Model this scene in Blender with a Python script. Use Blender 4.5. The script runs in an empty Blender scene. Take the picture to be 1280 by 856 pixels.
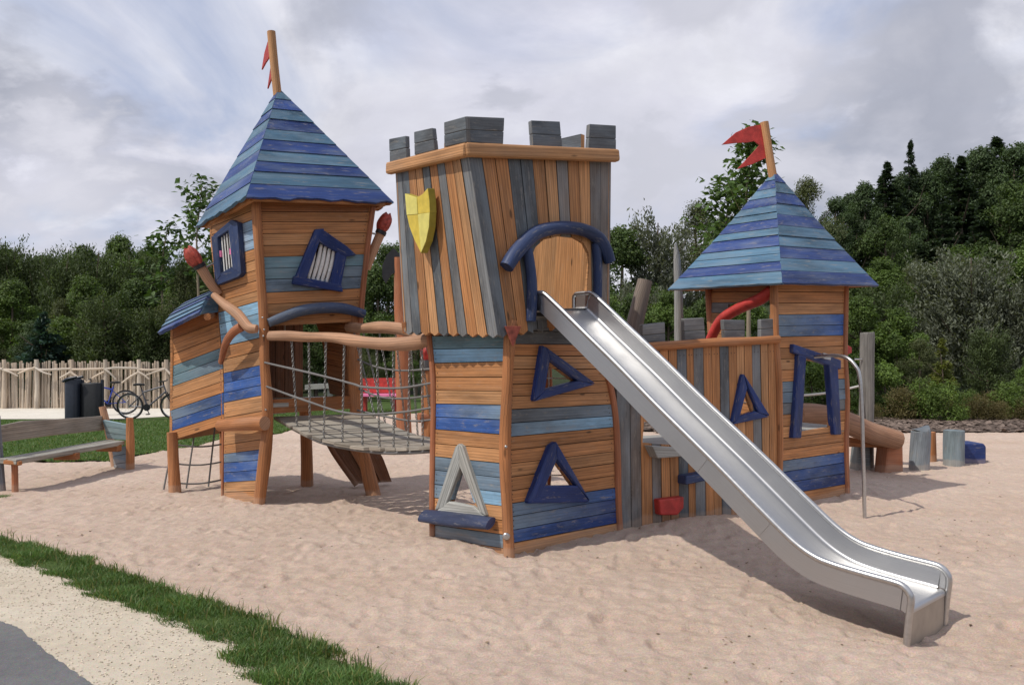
import bpy, math, random
import numpy as np
from mathutils import Vector, noise as mnoise
R_ = random.Random(7)
F = 995.0; CX = 640.0; HY = 446.0; H = 1.6          # focal length in photo pixels, principal column, horizon row, eye height
def P(px, py, Y): return Vector(((px-CX)*Y/F, Y, H+(HY-py)*Y/F))
def G(px, py):
    Y = F*H/(py-HY); return Vector(((px-CX)*Y/F, Y, 0))
def proj(p): return CX+F*p.x/p.y, HY-F*(p.z-H)/p.y
scene = bpy.context.scene
col_ = scene.collection

# ------------------------------------------------------------------ materials
def nt(name):
    m = bpy.data.materials.new(name); m.use_nodes = True
    t = m.node_tree; t.nodes.clear(); return m, t
def N(t, typ, **kw):
    n = t.nodes.new(typ)
    for k, v in kw.items():
        if k.startswith('i_'):
            k = k[2:]; k = int(k) if k.isdigit() else k.replace('_', ' ')
            n.inputs[k].default_value = v
        else: setattr(n, k, v)
    return n
def lk(t, a, b): t.links.new(a, b)
def ramp(t, fac, stops):
    r = N(t, 'ShaderNodeValToRGB'); e = r.color_ramp.elements
    while len(e) < len(stops): e.new(0.5)
    for el, (p, c) in zip(e, stops):
        el.position = p; el.color = (c, c, c, 1) if not isinstance(c, tuple) else (*c, 1)
    lk(t, fac, r.inputs[0]); return r.outputs[0]
def mix(t, mode, fac, a, b):
    n = N(t, 'ShaderNodeMix', data_type='RGBA', blend_type=mode)
    for sock, v in ((n.inputs[0], fac), (n.inputs[6], a), (n.inputs[7], b)):
        if hasattr(v, 'links'): lk(t, v, sock)
        else: sock.default_value = v if not isinstance(v, tuple) else (*v[:3], 1)
    return n.outputs[2]
def out(t, sh):
    o = N(t, 'ShaderNodeOutputMaterial'); lk(t, sh, o.inputs[0])

def wood_mat(name, grain=0.45, knots=0.6, weather=0.35, rough=0.62, wcol=(0.34, 0.33, 0.31), bump=0.35, bare=0.0, patch=0.25):
    """timber: tint from the mesh colour attribute, grain along the U of the UV map (metres)"""
    m, t = nt(name)
    at = N(t, 'ShaderNodeVertexColor', layer_name='Col')
    uv = N(t, 'ShaderNodeUVMap', uv_map='UVMap')
    def mapped(sx, sy):
        mp = N(t, 'ShaderNodeMapping'); mp.inputs['Scale'].default_value = (sx, sy, 1); lk(t, uv.outputs[0], mp.inputs[0]); return mp.outputs[0]
    n1 = N(t, 'ShaderNodeTexNoise', i_Scale=1.0, i_Detail=5.0, i_Roughness=0.6); lk(t, mapped(1.6, 34), n1.inputs['Vector'])
    wv = N(t, 'ShaderNodeTexWave', wave_type='BANDS', bands_direction='Y', i_Scale=1.0, i_Distortion=7.0, i_Detail=2.5); wv.inputs['Detail Scale'].default_value = 0.8
    lk(t, mapped(0.45, 13), wv.inputs['Vector'])
    n2 = N(t, 'ShaderNodeTexNoise', i_Scale=1.0, i_Detail=4.0); lk(t, mapped(2.2, 7), n2.inputs['Vector'])
    n3 = N(t, 'ShaderNodeTexNoise', i_Scale=1.0, i_Detail=6.0, i_Roughness=0.7); lk(t, mapped(7, 30), n3.inputs['Vector'])
    vo = N(t, 'ShaderNodeTexVoronoi', i_Scale=1.0); lk(t, mapped(1.9, 7.0), vo.inputs['Vector'])
    g = ramp(t, n1.outputs[0], [(0.3, 1-grain), (0.7, 1+grain*0.35)])
    w = ramp(t, wv.outputs[0], [(0.0, 1-grain*0.62), (0.35, 1.04)])
    k = ramp(t, vo.outputs[0], [(0.05, 1-knots), (0.095, 1.0)])
    c = mix(t, 'MULTIPLY', 1.0, at.outputs[0], g); c = mix(t, 'MULTIPLY', 1.0, c, w); c = mix(t, 'MULTIPLY', 1.0, c, k)
    n4 = N(t, 'ShaderNodeTexNoise', i_Scale=1.0, i_Detail=5.0, i_Roughness=0.65); lk(t, mapped(1.3, 4.0), n4.inputs['Vector'])
    c = mix(t, 'MULTIPLY', 1.0, c, ramp(t, n4.outputs[0], [(0.3, 1-patch), (0.5, 1.0), (0.72, 1+patch*0.7)]))
    wf = ramp(t, n2.outputs[0], [(0.45, 0.0), (0.75, weather)])
    c = mix(t, 'MIX', wf, c, wcol)
    if bare > 0:                                       # paint rubbed off: grey timber fibres show through
        bf = ramp(t, n3.outputs[0], [(0.56, 0.0), (0.68, bare)])
        c = mix(t, 'MIX', bf, c, (0.30, 0.27, 0.23))
    geo = N(t, 'ShaderNodeNewGeometry'); sep = N(t, 'ShaderNodeSeparateXYZ'); lk(t, geo.outputs['Position'], sep.inputs[0])
    dn = N(t, 'ShaderNodeTexNoise', i_Scale=3.0, i_Detail=3.0); lk(t, geo.outputs['Position'], dn.inputs['Vector'])
    ad = N(t, 'ShaderNodeMath', operation='MULTIPLY_ADD'); lk(t, dn.outputs[0], ad.inputs[0]); ad.inputs[1].default_value = -0.16; lk(t, sep.outputs[2], ad.inputs[2])
    df = ramp(t, ad.outputs[0], [(0.0, 0.28), (0.03, 0.0)])         # sand dust at the foot
    c = mix(t, 'MIX', df, c, (0.47, 0.37, 0.28))
    b = N(t, 'ShaderNodeBsdfPrincipled', i_Roughness=rough); lk(t, c, b.inputs['Base Color'])
    b.inputs['Specular IOR Level'].default_value = 0.3
    h = mix(t, 'MULTIPLY', 1.0, g, w)
    bp = N(t, 'ShaderNodeBump', i_Strength=bump, i_Distance=0.006); lk(t, h, bp.inputs['Height']); lk(t, bp.outputs[0], b.inputs['Normal'])
    out(t, b.outputs[0]); return m
M_WOOD = wood_mat('stained_timber', grain=0.40, knots=0.72, weather=0.16, bare=0.22, patch=0.28, wcol=(0.36, 0.25, 0.15))
M_PAINT = wood_mat('glazed_paint_timber', grain=0.24, knots=0.25, weather=0.36, bare=0.6, wcol=(0.25, 0.31, 0.36), rough=0.55, patch=0.5)
M_LOG = wood_mat('peeled_log', grain=0.35, knots=0.55, weather=0.22, wcol=(0.36, 0.27, 0.2))
M_FRAME = wood_mat('frame_paint', grain=0.2, knots=0.2, weather=0.3, bare=0.5, patch=0.45,  wcol=(0.085, 0.11, 0.19), rough=0.5)
M_GREY = wood_mat('weathered_timber', grain=0.5, knots=0.4, weather=0.3, wcol=(0.34, 0.33, 0.30))

def plain(name, c, rough=0.5, metal=0.0, var=0.15, scale=20, bump=0.0, spec=0.4):
    m, t = nt(name)
    tc = N(t, 'ShaderNodeTexCoord')
    n = N(t, 'ShaderNodeTexNoise', i_Scale=scale, i_Detail=4.0); lk(t, tc.outputs['Object'], n.inputs['Vector'])
    g = ramp(t, n.outputs[0], [(0.3, 1-var), (0.7, 1+var)])
    cc = mix(t, 'MULTIPLY', 1.0, c, g)
    b = N(t, 'ShaderNodeBsdfPrincipled', i_Roughness=rough, i_Metallic=metal); lk(t, cc, b.inputs['Base Color'])
    b.inputs['Specular IOR Level'].default_value = spec
    if bump:
        bp = N(t, 'ShaderNodeBump', i_Strength=bump, i_Distance=0.01); lk(t, n.outputs[0], bp.inputs['Height']); lk(t, bp.outputs[0], b.inputs['Normal'])
    out(t, b.outputs[0]); return m
def steel_mat():
    m, t = nt('brushed_steel')
    uv = N(t, 'ShaderNodeUVMap', uv_map='UVMap')
    mp = N(t, 'ShaderNodeMapping'); mp.inputs['Scale'].default_value = (3, 220, 1); lk(t, uv.outputs[0], mp.inputs[0])
    n = N(t, 'ShaderNodeTexNoise', i_Scale=1.0, i_Detail=4.0); lk(t, mp.outputs[0], n.inputs['Vector'])
    n2 = N(t, 'ShaderNodeTexNoise', i_Scale=5.0, i_Detail=6.0, i_Roughness=0.7); lk(t, uv.outputs[0], n2.inputs['Vector'])
    r1 = ramp(t, n2.outputs[0], [(0.35, 0.37), (0.7, 0.45)])
    cc = mix(t, 'MULTIPLY', 1.0, (0.50, 0.502, 0.505), ramp(t, n.outputs[0], [(0.3, 0.94), (0.7, 1.03)]))
    cc = mix(t, 'MULTIPLY', 1.0, cc, ramp(t, n2.outputs[0], [(0.3, 1.02), (0.75, 0.94)]))
    b = N(t, 'ShaderNodeBsdfPrincipled', i_Metallic=1.0); lk(t, cc, b.inputs['Base Color']); lk(t, r1, b.inputs['Roughness'])
    bp = N(t, 'ShaderNodeBump', i_Strength=0.03, i_Distance=0.003); lk(t, n.outputs[0], bp.inputs['Height']); lk(t, bp.outputs[0], b.inputs['Normal'])
    out(t, b.outputs[0]); return m
M_STEEL = steel_mat()
M_STEEL_SHADE = plain('shaded_steel_plate', (0.40, 0.36, 0.31), 0.55, 0.6, 0.15, 6)  # slide end plate: shade and sand reflection mixed into the steel colour
M_PIPE = plain('steel_pipe', (0.50, 0.50, 0.495), 0.38, 1.0, 0.1, 40)
M_GALV = plain('galvanised_chain', (0.30, 0.30, 0.29), 0.45, 0.8, 0.2, 60)
M_ROPE = plain('grey_rope', (0.17, 0.165, 0.16), 0.9, 0, 0.25, 150, 0.4)
M_WROPE = plain('pale_rope', (0.6, 0.58, 0.53), 0.9, 0, 0.2, 150, 0.4)
M_BLACK = plain('black_metal', (0.018, 0.019, 0.021), 0.45, 0, 0.2, 15)
M_RUBBER = plain('rubber', (0.022, 0.022, 0.023), 0.75, 0, 0.2, 30)
M_NAVY = plain('bin_enamel', (0.022, 0.028, 0.042), 0.35, 0, 0.15, 10)
M_RED = plain('red_paint', (0.43, 0.042, 0.034), 0.55, 0, 0.3, 12)
M_REDF = plain('faded_red_paint', (0.30, 0.075, 0.05), 0.65, 0, 0.35, 25)
M_REDT = plain('worn_red_paint', (0.38, 0.065, 0.045), 0.6, 0, 0.4, 30, 0.3)
M_PINK = plain('pink_cloth', (0.8, 0.22, 0.42), 0.6)
M_WHITE = plain('white_paint', (0.72, 0.71, 0.68), 0.5, 0, 0.1, 30)
M_YELL = plain('yellow_paint', (0.66, 0.50, 0.07), 0.5, 0, 0.15, 14)
M_YELD = plain('pale_yellow_paint', (0.72, 0.64, 0.17), 0.5, 0, 0.12, 14)
M_YELS = plain('olive_edge_paint', (0.38, 0.32, 0.05), 0.55, 0, 0.15, 14)

# ------------------------------------------------------------------ timber tints
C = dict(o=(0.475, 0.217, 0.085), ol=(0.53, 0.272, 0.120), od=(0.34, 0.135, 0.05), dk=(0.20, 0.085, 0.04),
         b=(0.038, 0.100, 0.31), db=(0.018, 0.040, 0.160), rb=(0.027, 0.058, 0.20), rt=(0.075, 0.160, 0.245),
         lb=(0.24, 0.43, 0.60), gb=(0.16, 0.225, 0.29), tg=(0.15, 0.25, 0.29), g=(0.165, 0.165, 0.165), gl=(0.23, 0.23, 0.23),
         dg=(0.11, 0.12, 0.13), bg=(0.20, 0.165, 0.14), nv=(0.026, 0.045, 0.115), pl=(0.40, 0.40, 0.37), log=(0.42, 0.175, 0.068),
         logr=(0.40, 0.15, 0.07), logp=(0.52, 0.29, 0.17), tgl=(0.22, 0.31, 0.33), fence=(0.56, 0.47, 0.37))
PAINTED = {'b', 'rb', 'rt', 'lb', 'gb', 'tg', 'g', 'gl', 'dg', 'bg'}
def cc(c): return C[c] if isinstance(c, str) else c
def vary(c, a=0.12):
    f = 1+R_.uniform(-a, a); h = R_.uniform(-0.04, 0.04)
    return (c[0]*f*(1+h), c[1]*f, c[2]*f*(1-h))

# ------------------------------------------------------------------ mesh builder
class MB:
    def __init__(s): s.V = []; s.F = []; s.UV = []; s.C = []; s.S = []; s.M = []
    def face(s, pts, uvs, cols, mat=0, smooth=False):
        b = len(s.V); s.V += [tuple(p) for p in pts]; s.idx(list(range(b, b+len(pts))), uvs, cols, mat, smooth)
    def idx(s, ids, uvs, cols, mat=0, smooth=True):
        s.F.append(ids); s.UV += uvs
        s.C += cols if isinstance(cols, list) else [cols]*len(ids)
        s.M.append(mat); s.S.append(smooth)
    def build(s, name, mats, parent=None, origin=None, bevel=0, **tagkw):
        if origin is None: origin = parent['_o'] if parent is not None else (0, 0, 0)
        o3 = Vector(origin)
        me = bpy.data.meshes.new(name)
        me.from_pydata([(v[0]-o3.x, v[1]-o3.y, v[2]-o3.z) for v in s.V], [], s.F)
        ul = me.uv_layers.new(name='UVMap'); ul.data.foreach_set('uv', np.array(s.UV, dtype=np.float32).ravel())
        ca = me.color_attributes.new('Col', 'FLOAT_COLOR', 'CORNER')
        arr = np.ones((len(s.C), 4), dtype=np.float32); arr[:, :3] = np.array(s.C, dtype=np.float32)
        ca.data.foreach_set('color', arr.ravel())
        me.polygons.foreach_set('use_smooth', s.S); me.polygons.foreach_set('material_index', s.M)
        for m in (mats if isinstance(mats, list) else [mats]): me.materials.append(m)
        me.update()
        ob = bpy.data.objects.new(name, me); col_.objects.link(ob)
        if parent is not None: ob.parent = parent
        else: ob.location = o3
        ob['_o'] = tuple(o3)
        if bevel:
            bv = ob.modifiers.new('edge', 'BEVEL'); bv.width = bevel; bv.segments = 2; bv.limit_method = 'ANGLE'; bv.angle_limit = 0.6
        if tagkw: tag(ob, **tagkw)
        return ob
def tag(o, label=None, cat=None, group=None, kind=None):
    if label: o['label'] = label
    if cat: o['category'] = cat
    if group: o['group'] = group
    if kind: o['kind'] = kind
    return o
def thing(name, loc, label, cat, group=None):
    o = bpy.data.objects.new(name, None); col_.objects.link(o); o.location = loc; o.empty_display_size = 0.2
    o['_o'] = tuple(loc); return tag(o, label, cat, group)

def catmull(pts, t):
    n = len(pts)-1
    if n == 1: return pts[0]+(pts[1]-pts[0])*t
    x = t*n; i = min(max(int(math.floor(x)), 0), n-1); f = x-i
    if t < 0: return pts[0]+(pts[1]-pts[0])*(t*n)
    if t > 1: return pts[n]+(pts[n]-pts[n-1])*((t-1)*n)
    p1, p2 = pts[i], pts[i+1]; p0 = pts[i-1] if i else p1*2-p2; p3 = pts[i+2] if i+2 <= n else p2*2-p1
    return 0.5*((2*p1)+(p2-p0)*f+(2*p0-5*p1+4*p2-p3)*f*f+(3*p1-p0-3*p2+p3)*f**3)
class Surf:
    """ruled wall surface between a left and a right edge curve, each parametrised by height"""
    def __init__(s, L, R):
        s.L = s.prep(L); s.R = s.prep(R)
        a = s.L(0.5); b = s.R(0.5); s.w = (b-a).length; s.h = (s.L(1)-s.L(0)).length
    @staticmethod
    def prep(pts):
        z0, z1 = pts[0].z, pts[-1].z
        if len(pts) == 2: return lambda v: pts[0]+(pts[1]-pts[0])*v
        zs = [(p.z-z0)/(z1-z0) for p in pts]
        def f(v):
            n = len(pts)-1
            i = 0
            while i < n-1 and v > zs[i+1]: i += 1
            loc = (v-zs[i])/(zs[i+1]-zs[i])
            return catmull(pts, (i+loc)/n)
        return f
    def __call__(s, u, v): a = s.L(v); return a+(s.R(v)-a)*u
    def n(s, u=0.5, v=0.5):
        e = 0.02
        return (s(u+e, v)-s(u-e, v)).cross(s(u, v+e)-s(u, v-e)).normalized()
    def inv(s, px, py):
        u = v = 0.5
        for _ in range(25):
            x, y = proj(s(u, v)); e = 1e-3
            xu, yu = proj(s(u+e, v)); xv, yv = proj(s(u, v+e))
            a, b, c, d = (xu-x)/e, (xv-x)/e, (yu-y)/e, (yv-y)/e
            det = a*d-b*c
            if abs(det) < 1e-9: break
            dx, dy = px-x, py-y
            u += max(-.5, min(.5, (d*dx-b*dy)/det)); v += max(-.5, min(.5, (a*dy-c*dx)/det))
        return u, v
    def at(s, px, py, off=0.0):
        u, v = s.inv(px, py); return s(u, v)+s.n(min(max(u, 0), 1), min(max(v, .05), .95))*off

def span(poly, s, ax):
    """extent of a convex polygon along one axis at coordinate s of the other"""
    ts = []
    for i in range(len(poly)):
        a, b = poly[i], poly[(i+1) % len(poly)]
        sa, sb = a[1-ax], b[1-ax]
        if (sa-s)*(sb-s) <= 0 and sa != sb:
            f = (s-sa)/(sb-sa); ts.append(a[ax]+(b[ax]-a[ax])*f)
    return (min(ts), max(ts)) if len(ts) >= 2 else None

def panel(mb, S, boards, orient='h', th=0.035, holes=(), gap=0.0065, inner='o', nseg=4, lap=0.0, wavy=0.0, drop=0.0, lo=0.0, hi=1.0, jit=0.003, va=0.13, ends=0.0):
    """boarded wall: boards listed top-to-bottom ('h') or left-to-right ('v'); real openings where holes (px polygons on the wall) are"""
    ax = 0 if orient == 'h' else 1
    hp = [[S.inv(*p) for p in h] for h in holes]
    bl = list(boards)[::-1] if orient == 'h' else list(boards)
    bl = [(1, b) if not (isinstance(b, tuple) and len(b) == 2 and isinstance(b[0], (int, float))) else b for b in bl]
    tot = sum(b[0] for b in bl); across = S.h if orient == 'h' else S.w; length = S.w if orient == 'h' else S.h
    pos = lo
    for bi, (wt, c) in enumerate(bl):
        s0 = pos; s1 = pos+(hi-lo)*wt/tot; pos = s1
        g = gap/across/2; a0, a1 = s0+g, s1-g
        if isinstance(c, tuple) and isinstance(c[0], str): cA, cB, key = cc(c[0]), cc(c[1]), c[0]
        else: cA = cB = cc(c); key = c
        mat = 1 if (key in PAINTED) else 0
        f = 1+R_.uniform(-va, va); cA = tuple(x*f for x in vary(cA, .03)); cB = tuple(x*f for x in vary(cB, .03)); ci = vary(cc(inner))
        o0 = R_.uniform(-jit, jit)+lap; o1 = R_.uniform(-jit, jit); uo, vo = R_.uniform(0, 50), R_.uniform(0, 50)
        e0 = R_.uniform(-ends, ends)/length; e1 = R_.uniform(-ends, ends)/length
        cuts = {a0, a1}
        for h in hp:
            for p in h:
                if a0 < p[1-ax] < a1: cuts.add(p[1-ax])
        if drop: cuts.add((a0+a1)/2)
        cuts = sorted(cuts)
        first_wavy = wavy and orient == 'h' and bi == 0
        ph = [R_.uniform(0, 6.28) for _ in range(3)]
        for k in range(len(cuts)-1):
            q0, q1 = cuts[k], cuts[k+1]
            if q1-q0 < 1e-5: continue
            eps = (q1-q0)*1e-3
            iv = []
            for h in hp:
                x0, x1 = span(h, q0+eps, ax), span(h, q1-eps, ax)
                if x0 and x1: iv.append((x0, x1))
            iv.sort(key=lambda z: z[0][0])
            d0 = d1 = 0.0
            if drop:
                mid = (a0+a1)/2
                d0 = -drop/length if abs(q0-mid) < 1e-9 else 0; d1 = -drop/length if abs(q1-mid) < 1e-9 else 0
            segs = []; l0, l1 = 0.0+d0+e0, 0.0+d1+e0
            for x0, x1 in iv:
                segs.append((l0, l1, x0[0], x1[0])); l0, l1 = x0[1], x1[1]
            segs.append((l0, l1, 1.0+e1, 1.0+e1))
            for (ta0, ta1, tb0, tb1) in segs:
                if tb0-ta0 < 1e-3 and tb1-ta1 < 1e-3: continue
                ns = max(1, int(round(nseg*max(tb0-ta0, tb1-ta1)+0.4)))
                if first_wavy: ns = 22
                rows = []
                for i in range(ns+1):
                    fr = i/ns
                    pts = []
                    for (qs, ta, tb, off) in ((q0, ta0, tb0, o0), (q1, ta1, tb1, o1)):
                        tt = ta+(tb-ta)*fr; qq = qs
                        if first_wavy and qs == q0:
                            qq = qs+wavy/across*(math.sin(fr*23+ph[0])*.5+math.sin(fr*41+ph[1])*.5+math.sin(fr*9+ph[2])*.4)
                        # linear offset across the whole board
                        fo = (qs-a0)/(a1-a0); off = o0+(o1-o0)*fo
                        u, v = (tt, qq) if ax == 0 else (qq, tt)
                        n = S.n(min(max(u, .02), .98), min(max(v, .02), .95))
                        p = S(u, v)
                        qb = s0+.0 if abs(qs-a0) < 1e-9 else (s1 if abs(qs-a1) < 1e-9 else qq)
                        ub_, vb_ = (tt, qb) if ax == 0 else (qb, tt)
                        pb = S(ub_, vb_) if not first_wavy else p
                        pts.append((p+n*off, pb+n*(-th), tt, qq))
                    rows.append(pts)
                def groove_shade(q): return .3 if (abs(q-a0) < 1e-9 and bi > 0) or (abs(q-a1) < 1e-9 and bi < len(bl)-1) else 1.0  # board sides facing a groove are darkened: gap shade put into their colour
                def U(r, j, side=0): return (uo+r[j][2]*length, vo+r[j][3]*across+side*0.05)
                for i in range(ns):
                    r0, r1 = rows[i], rows[i+1]
                    def cl(r): tt = min(max(r[0][2], 0), 1); return tuple(cA[q]+(cB[q]-cA[q])*tt for q in range(3))
                    c0, c1 = cl(r0), cl(r1)
                    fl = ax == 1
                    def fc(pts, uvs, cols, m):
                        if fl: pts, uvs, cols = pts[::-1], uvs[::-1], cols[::-1]
                        mb.face(pts, uvs, cols, m)
                    fc([r0[0][0], r1[0][0], r1[1][0], r0[1][0]], [U(r0, 0), U(r1, 0), U(r1, 1), U(r0, 1)], [c0, c1, c1, c0], mat)
                    fc([r1[0][1], r0[0][1], r0[1][1], r1[1][1]], [U(r1, 0), U(r0, 0), U(r0, 1), U(r1, 1)], [ci]*4, 0)
                    fc([r0[0][1], r1[0][1], r1[0][0], r0[0][0]], [U(r0, 0, 1), U(r1, 0, 1), U(r1, 0), U(r0, 0)], [tuple(x*groove_shade(q0) for x in c0)]*4, mat)
                    fc([r0[1][0], r1[1][0], r1[1][1], r0[1][1]], [U(r0, 1), U(r1, 1), U(r1, 1, 1), U(r0, 1, 1)], [tuple(x*groove_shade(q1) for x in c0)]*4, mat)
                if lap == 0 and (q1-q0) > .6*(a1-a0) and rows[0][0][2] < .2:
                    for tq in (.045, .955):
                        for sq_ in (.28, .72):
                            if tq > .5 and rows[-1][0][2] < .9: continue
                            qq = a0+(a1-a0)*sq_; u, v = (tq, qq) if ax == 0 else (qq, tq)
                            n = S.n(min(max(u, .02), .98), min(max(v, .02), .95)); c_ = S(u, v)+n*(max(o0, o1)+.0025); ex = n.orthogonal().normalized(); ey = n.cross(ex)
                            mb.face([c_+ex*math.cos(k_*1.0472)*.0055+ey*math.sin(k_*1.0472)*.0055 for k_ in range(6)], [(0, 0)]*6, (.06, .055, .05), 0)
                for r, fl in ((rows[0], False), (rows[-1], True)):
                    q = [r[0][1], r[0][0], r[1][0], r[1][1]]
                    if fl ^ (ax == 1): q = q[::-1]
                    mb.face(q, [(uo, vo), (uo+.03, vo), (uo+.03, vo+.1), (uo, vo+.1)], cA, mat)

def prism(mb, pts, nrm, th, col, mat=0, uvdir=None, side=None, smat=None):
    """flat polygon pts (counter-clockwise seen from +nrm) thickened backwards by th"""
    n = len(pts); nrm = nrm.normalized()
    ux = (uvdir or (pts[1]-pts[0])).normalized(); uy = nrm.cross(ux)
    o = R_.uniform(0, 40); side = side or col; smat = mat if smat is None else smat
    uv = [((p-pts[0]).dot(ux)+o, (p-pts[0]).dot(uy)+o) for p in pts]
    bk = [p-nrm*th for p in pts]
    # orientation
    ar = Vector((0, 0, 0))
    for i in range(n): ar += (pts[i]-pts[0]).cross(pts[(i+1) % n]-pts[0])
    if ar.dot(nrm) < 0: pts, bk, uv = pts[::-1], bk[::-1], uv[::-1]
    b = len(mb.V); mb.V += [tuple(p) for p in pts]+[tuple(p) for p in bk]
    mb.idx([b+i for i in range(n)], uv, col, mat, False)
    mb.idx([b+n+i for i in range(n)][::-1], uv[::-1], col, mat, False)
    for i in range(n):
        j = (i+1) % n; l = (pts[j]-pts[i]).length
        mb.idx([b+j, b+i, b+n+i, b+n+j], [(o+l, o), (o, o), (o, o+th), (o+l, o+th)], side, smat, False)
def plate(mb, S, poly, off, th, col, mat=0, side=None, uvdir=None, smat=None):
    pts = [S.at(x, y, off) for x, y in poly]
    u, v = S.inv(*poly[0]); prism(mb, pts, S.n(.5, .5), th, col, mat, uvdir, side, smat)
def beam(mb, p0, p1, w, h, up=Vector((0, 0, 1)), col=(.5, .3, .1), mat=0):
    """square-edged timber between two points: w sideways, h along up"""
    d = (p1-p0).normalized(); s = d.cross(up).normalized(); u = s.cross(d).normalized()
    prism(mb, [p0-s*w/2+u*h/2, p1-s*w/2+u*h/2, p1+s*w/2+u*h/2, p0+s*w/2+u*h/2], u, h, col, mat, d)
def tube(mb, pts, rad, col, seg=12, n=None, wob=0.05, caps=True, mat=0, capcol=None, sq=1.0, smoothpts=True, col2=None):
    if not isinstance(rad, (list, tuple)): rad = [rad]*len(pts)
    if smoothpts and len(pts) > 2:
        n = n or len(pts)*5
        cs = [catmull(pts, i/n) for i in range(n+1)]; rs = [catmull([Vector((r, 0, 0)) for r in rad], i/n).x for i in range(n+1)]
    elif n:
        cs = []; rs = []
        for i in range(n+1):
            x = i/n*(len(pts)-1); k = min(int(x), len(pts)-2); f = x-k
            cs.append(pts[k]+(pts[k+1]-pts[k])*f); rs.append(rad[k]+(rad[k+1]-rad[k])*f)
    else: cs, rs = list(pts), list(rad)
    m = len(cs); seed = R_.uniform(0, 100); uo, vo = R_.uniform(0, 30), R_.uniform(0, 30)
    d = (cs[1]-cs[0]).normalized(); a = d.orthogonal().normalized()
    b0 = len(mb.V); L = 0; Ls = []
    for i in range(m):
        d2 = ((cs[min(i+1, m-1)]-cs[max(i-1, 0)])).normalized()
        a = (a-d2*a.dot(d2)).normalized(); b = d2.cross(a)
        if i: L += (cs[i]-cs[i-1]).length
        Ls.append(L)
        for k in range(seg):
            th = 2*math.pi*k/seg
            r = rs[i]
            if wob: r *= 1+wob*2*mnoise.noise(Vector((math.cos(th)*.9+seed, math.sin(th)*.9, L*2.2)))
            mb.V.append(tuple(cs[i]+a*(math.cos(th)*r)+b*(math.sin(th)*r*sq)))
    for i in range(m-1):
        f = i/(m-1); ci = col if col2 is None else tuple(col[q]+(col2[q]-col[q])*f for q in range(3))
        for k in range(seg):
            k2 = (k+1) % seg; v0, v1 = k/seg*6.28*rs[i], (k+1)/seg*6.28*rs[i]
            mb.idx([b0+i*seg+k, b0+i*seg+k2, b0+(i+1)*seg+k2, b0+(i+1)*seg+k],
                   [(uo+Ls[i], vo+v0), (uo+Ls[i], vo+v1), (uo+Ls[i+1], vo+v1), (uo+Ls[i+1], vo+v0)], ci, mat, True)
    if caps:
        cp = capcol or tuple(min(1, x*1.15) for x in col)
        for i, rev in ((0, True), (m-1, False)):
            ids = [b0+i*seg+k for k in range(seg)]
            bb = len(mb.V); mb.V += [mb.V[j] for j in ids]; ids = list(range(bb, bb+seg))
            uv = [(uo+math.cos(6.28*k/seg)*rs[i]*.25, vo+math.sin(6.28*k/seg)*rs[i]) for k in range(seg)]
            if rev: ids, uv = ids[::-1], uv[::-1]
            mb.idx(ids, uv, cp if not rev or col2 is None else cp, mat, False)
def one_tube(name, mat, parent, pts, rad, col, **k):
    origin = k.pop('origin', None); mb = MB(); tube(mb, pts, rad, col, **k); return mb.build(name, mat, parent, origin)
def ringlink(mb, c, d, a, ln=0.03, w=0.018, r=0.0042, seg=10, ts=5):
    b0 = len(mb.V); nn = d.cross(a)
    for i in range(seg):
        t = 2*math.pi*i/seg
        p = c+d*(math.cos(t)*ln/2)+a*(math.sin(t)*w/2); rad = (d*(math.cos(t)/ln)+a*(math.sin(t)/w)).normalized()
        for k in range(ts):
            s = 2*math.pi*k/ts; mb.V.append(tuple(p+rad*(math.cos(s)*r)+nn*(math.sin(s)*r)))
    for i in range(seg):
        for k in range(ts):
            i2, k2 = (i+1) % seg, (k+1) % ts
            mb.idx([b0+i*ts+k, b0+i*ts+k2, b0+i2*ts+k2, b0+i2*ts+k], [(0, 0)]*4, (0.4, 0.4, 0.4), 0, True)
def chain(name, parent, p0, p1):
    mb = MB(); L = (p1-p0).length; n = max(3, int(L/0.026)); d = (p1-p0).normalized(); a = d.orthogonal().normalized(); b = d.cross(a)
    for i in range(n+1): ringlink(mb, p0+d*(L*i/n), d, a if i % 2 else b, ln=0.034, w=0.022, r=0.0048, seg=8, ts=4)
    return mb.build(name, M_GALV, parent)

# ------------------------------------------------------------------ camera, world, sun
cam = bpy.data.cameras.new('camera'); co = bpy.data.objects.new('camera', cam); col_.objects.link(co)
co.location = (0, 0, H); co.rotation_euler = (math.radians(90), 0, 0)
cam.sensor_width = 36; cam.lens = 36*F/1280; cam.shift_y = (HY-428)/1280; cam.clip_end = 3000; cam.clip_start = 0.05
scene.camera = co
SUN_EL = math.radians(54); sd = Vector((-0.86, -0.50, 0)).normalized()      # horizontal direction towards the sun
tosun = Vector((sd.x*math.cos(SUN_EL), sd.y*math.cos(SUN_EL), math.sin(SUN_EL)))
sl = bpy.data.lights.new('sun', 'SUN'); sl.energy = 3.25; sl.angle = math.radians(0.6); sl.color = (1.0, 0.94, 0.85)
so = bpy.data.objects.new('sun', sl); col_.objects.link(so); so.rotation_euler = tosun.to_track_quat('Z', 'Y').to_euler(); so.location = (-6, -4, 12)
w = bpy.data.worlds.new('World'); scene.world = w; w.use_nodes = True
t = w.node_tree; t.nodes.clear()
sky = N(t, 'ShaderNodeTexSky', sky_type='NISHITA', sun_disc=False); sky.sun_elevation = SUN_EL; sky.sun_rotation = math.atan2(sd.x, sd.y); sky.air_density = 1.2; sky.dust_density = 1.5
tc = N(t, 'ShaderNodeTexCoord'); sp = N(t, 'ShaderNodeSeparateXYZ'); lk(t, tc.outputs['Generated'], sp.inputs[0])
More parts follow.
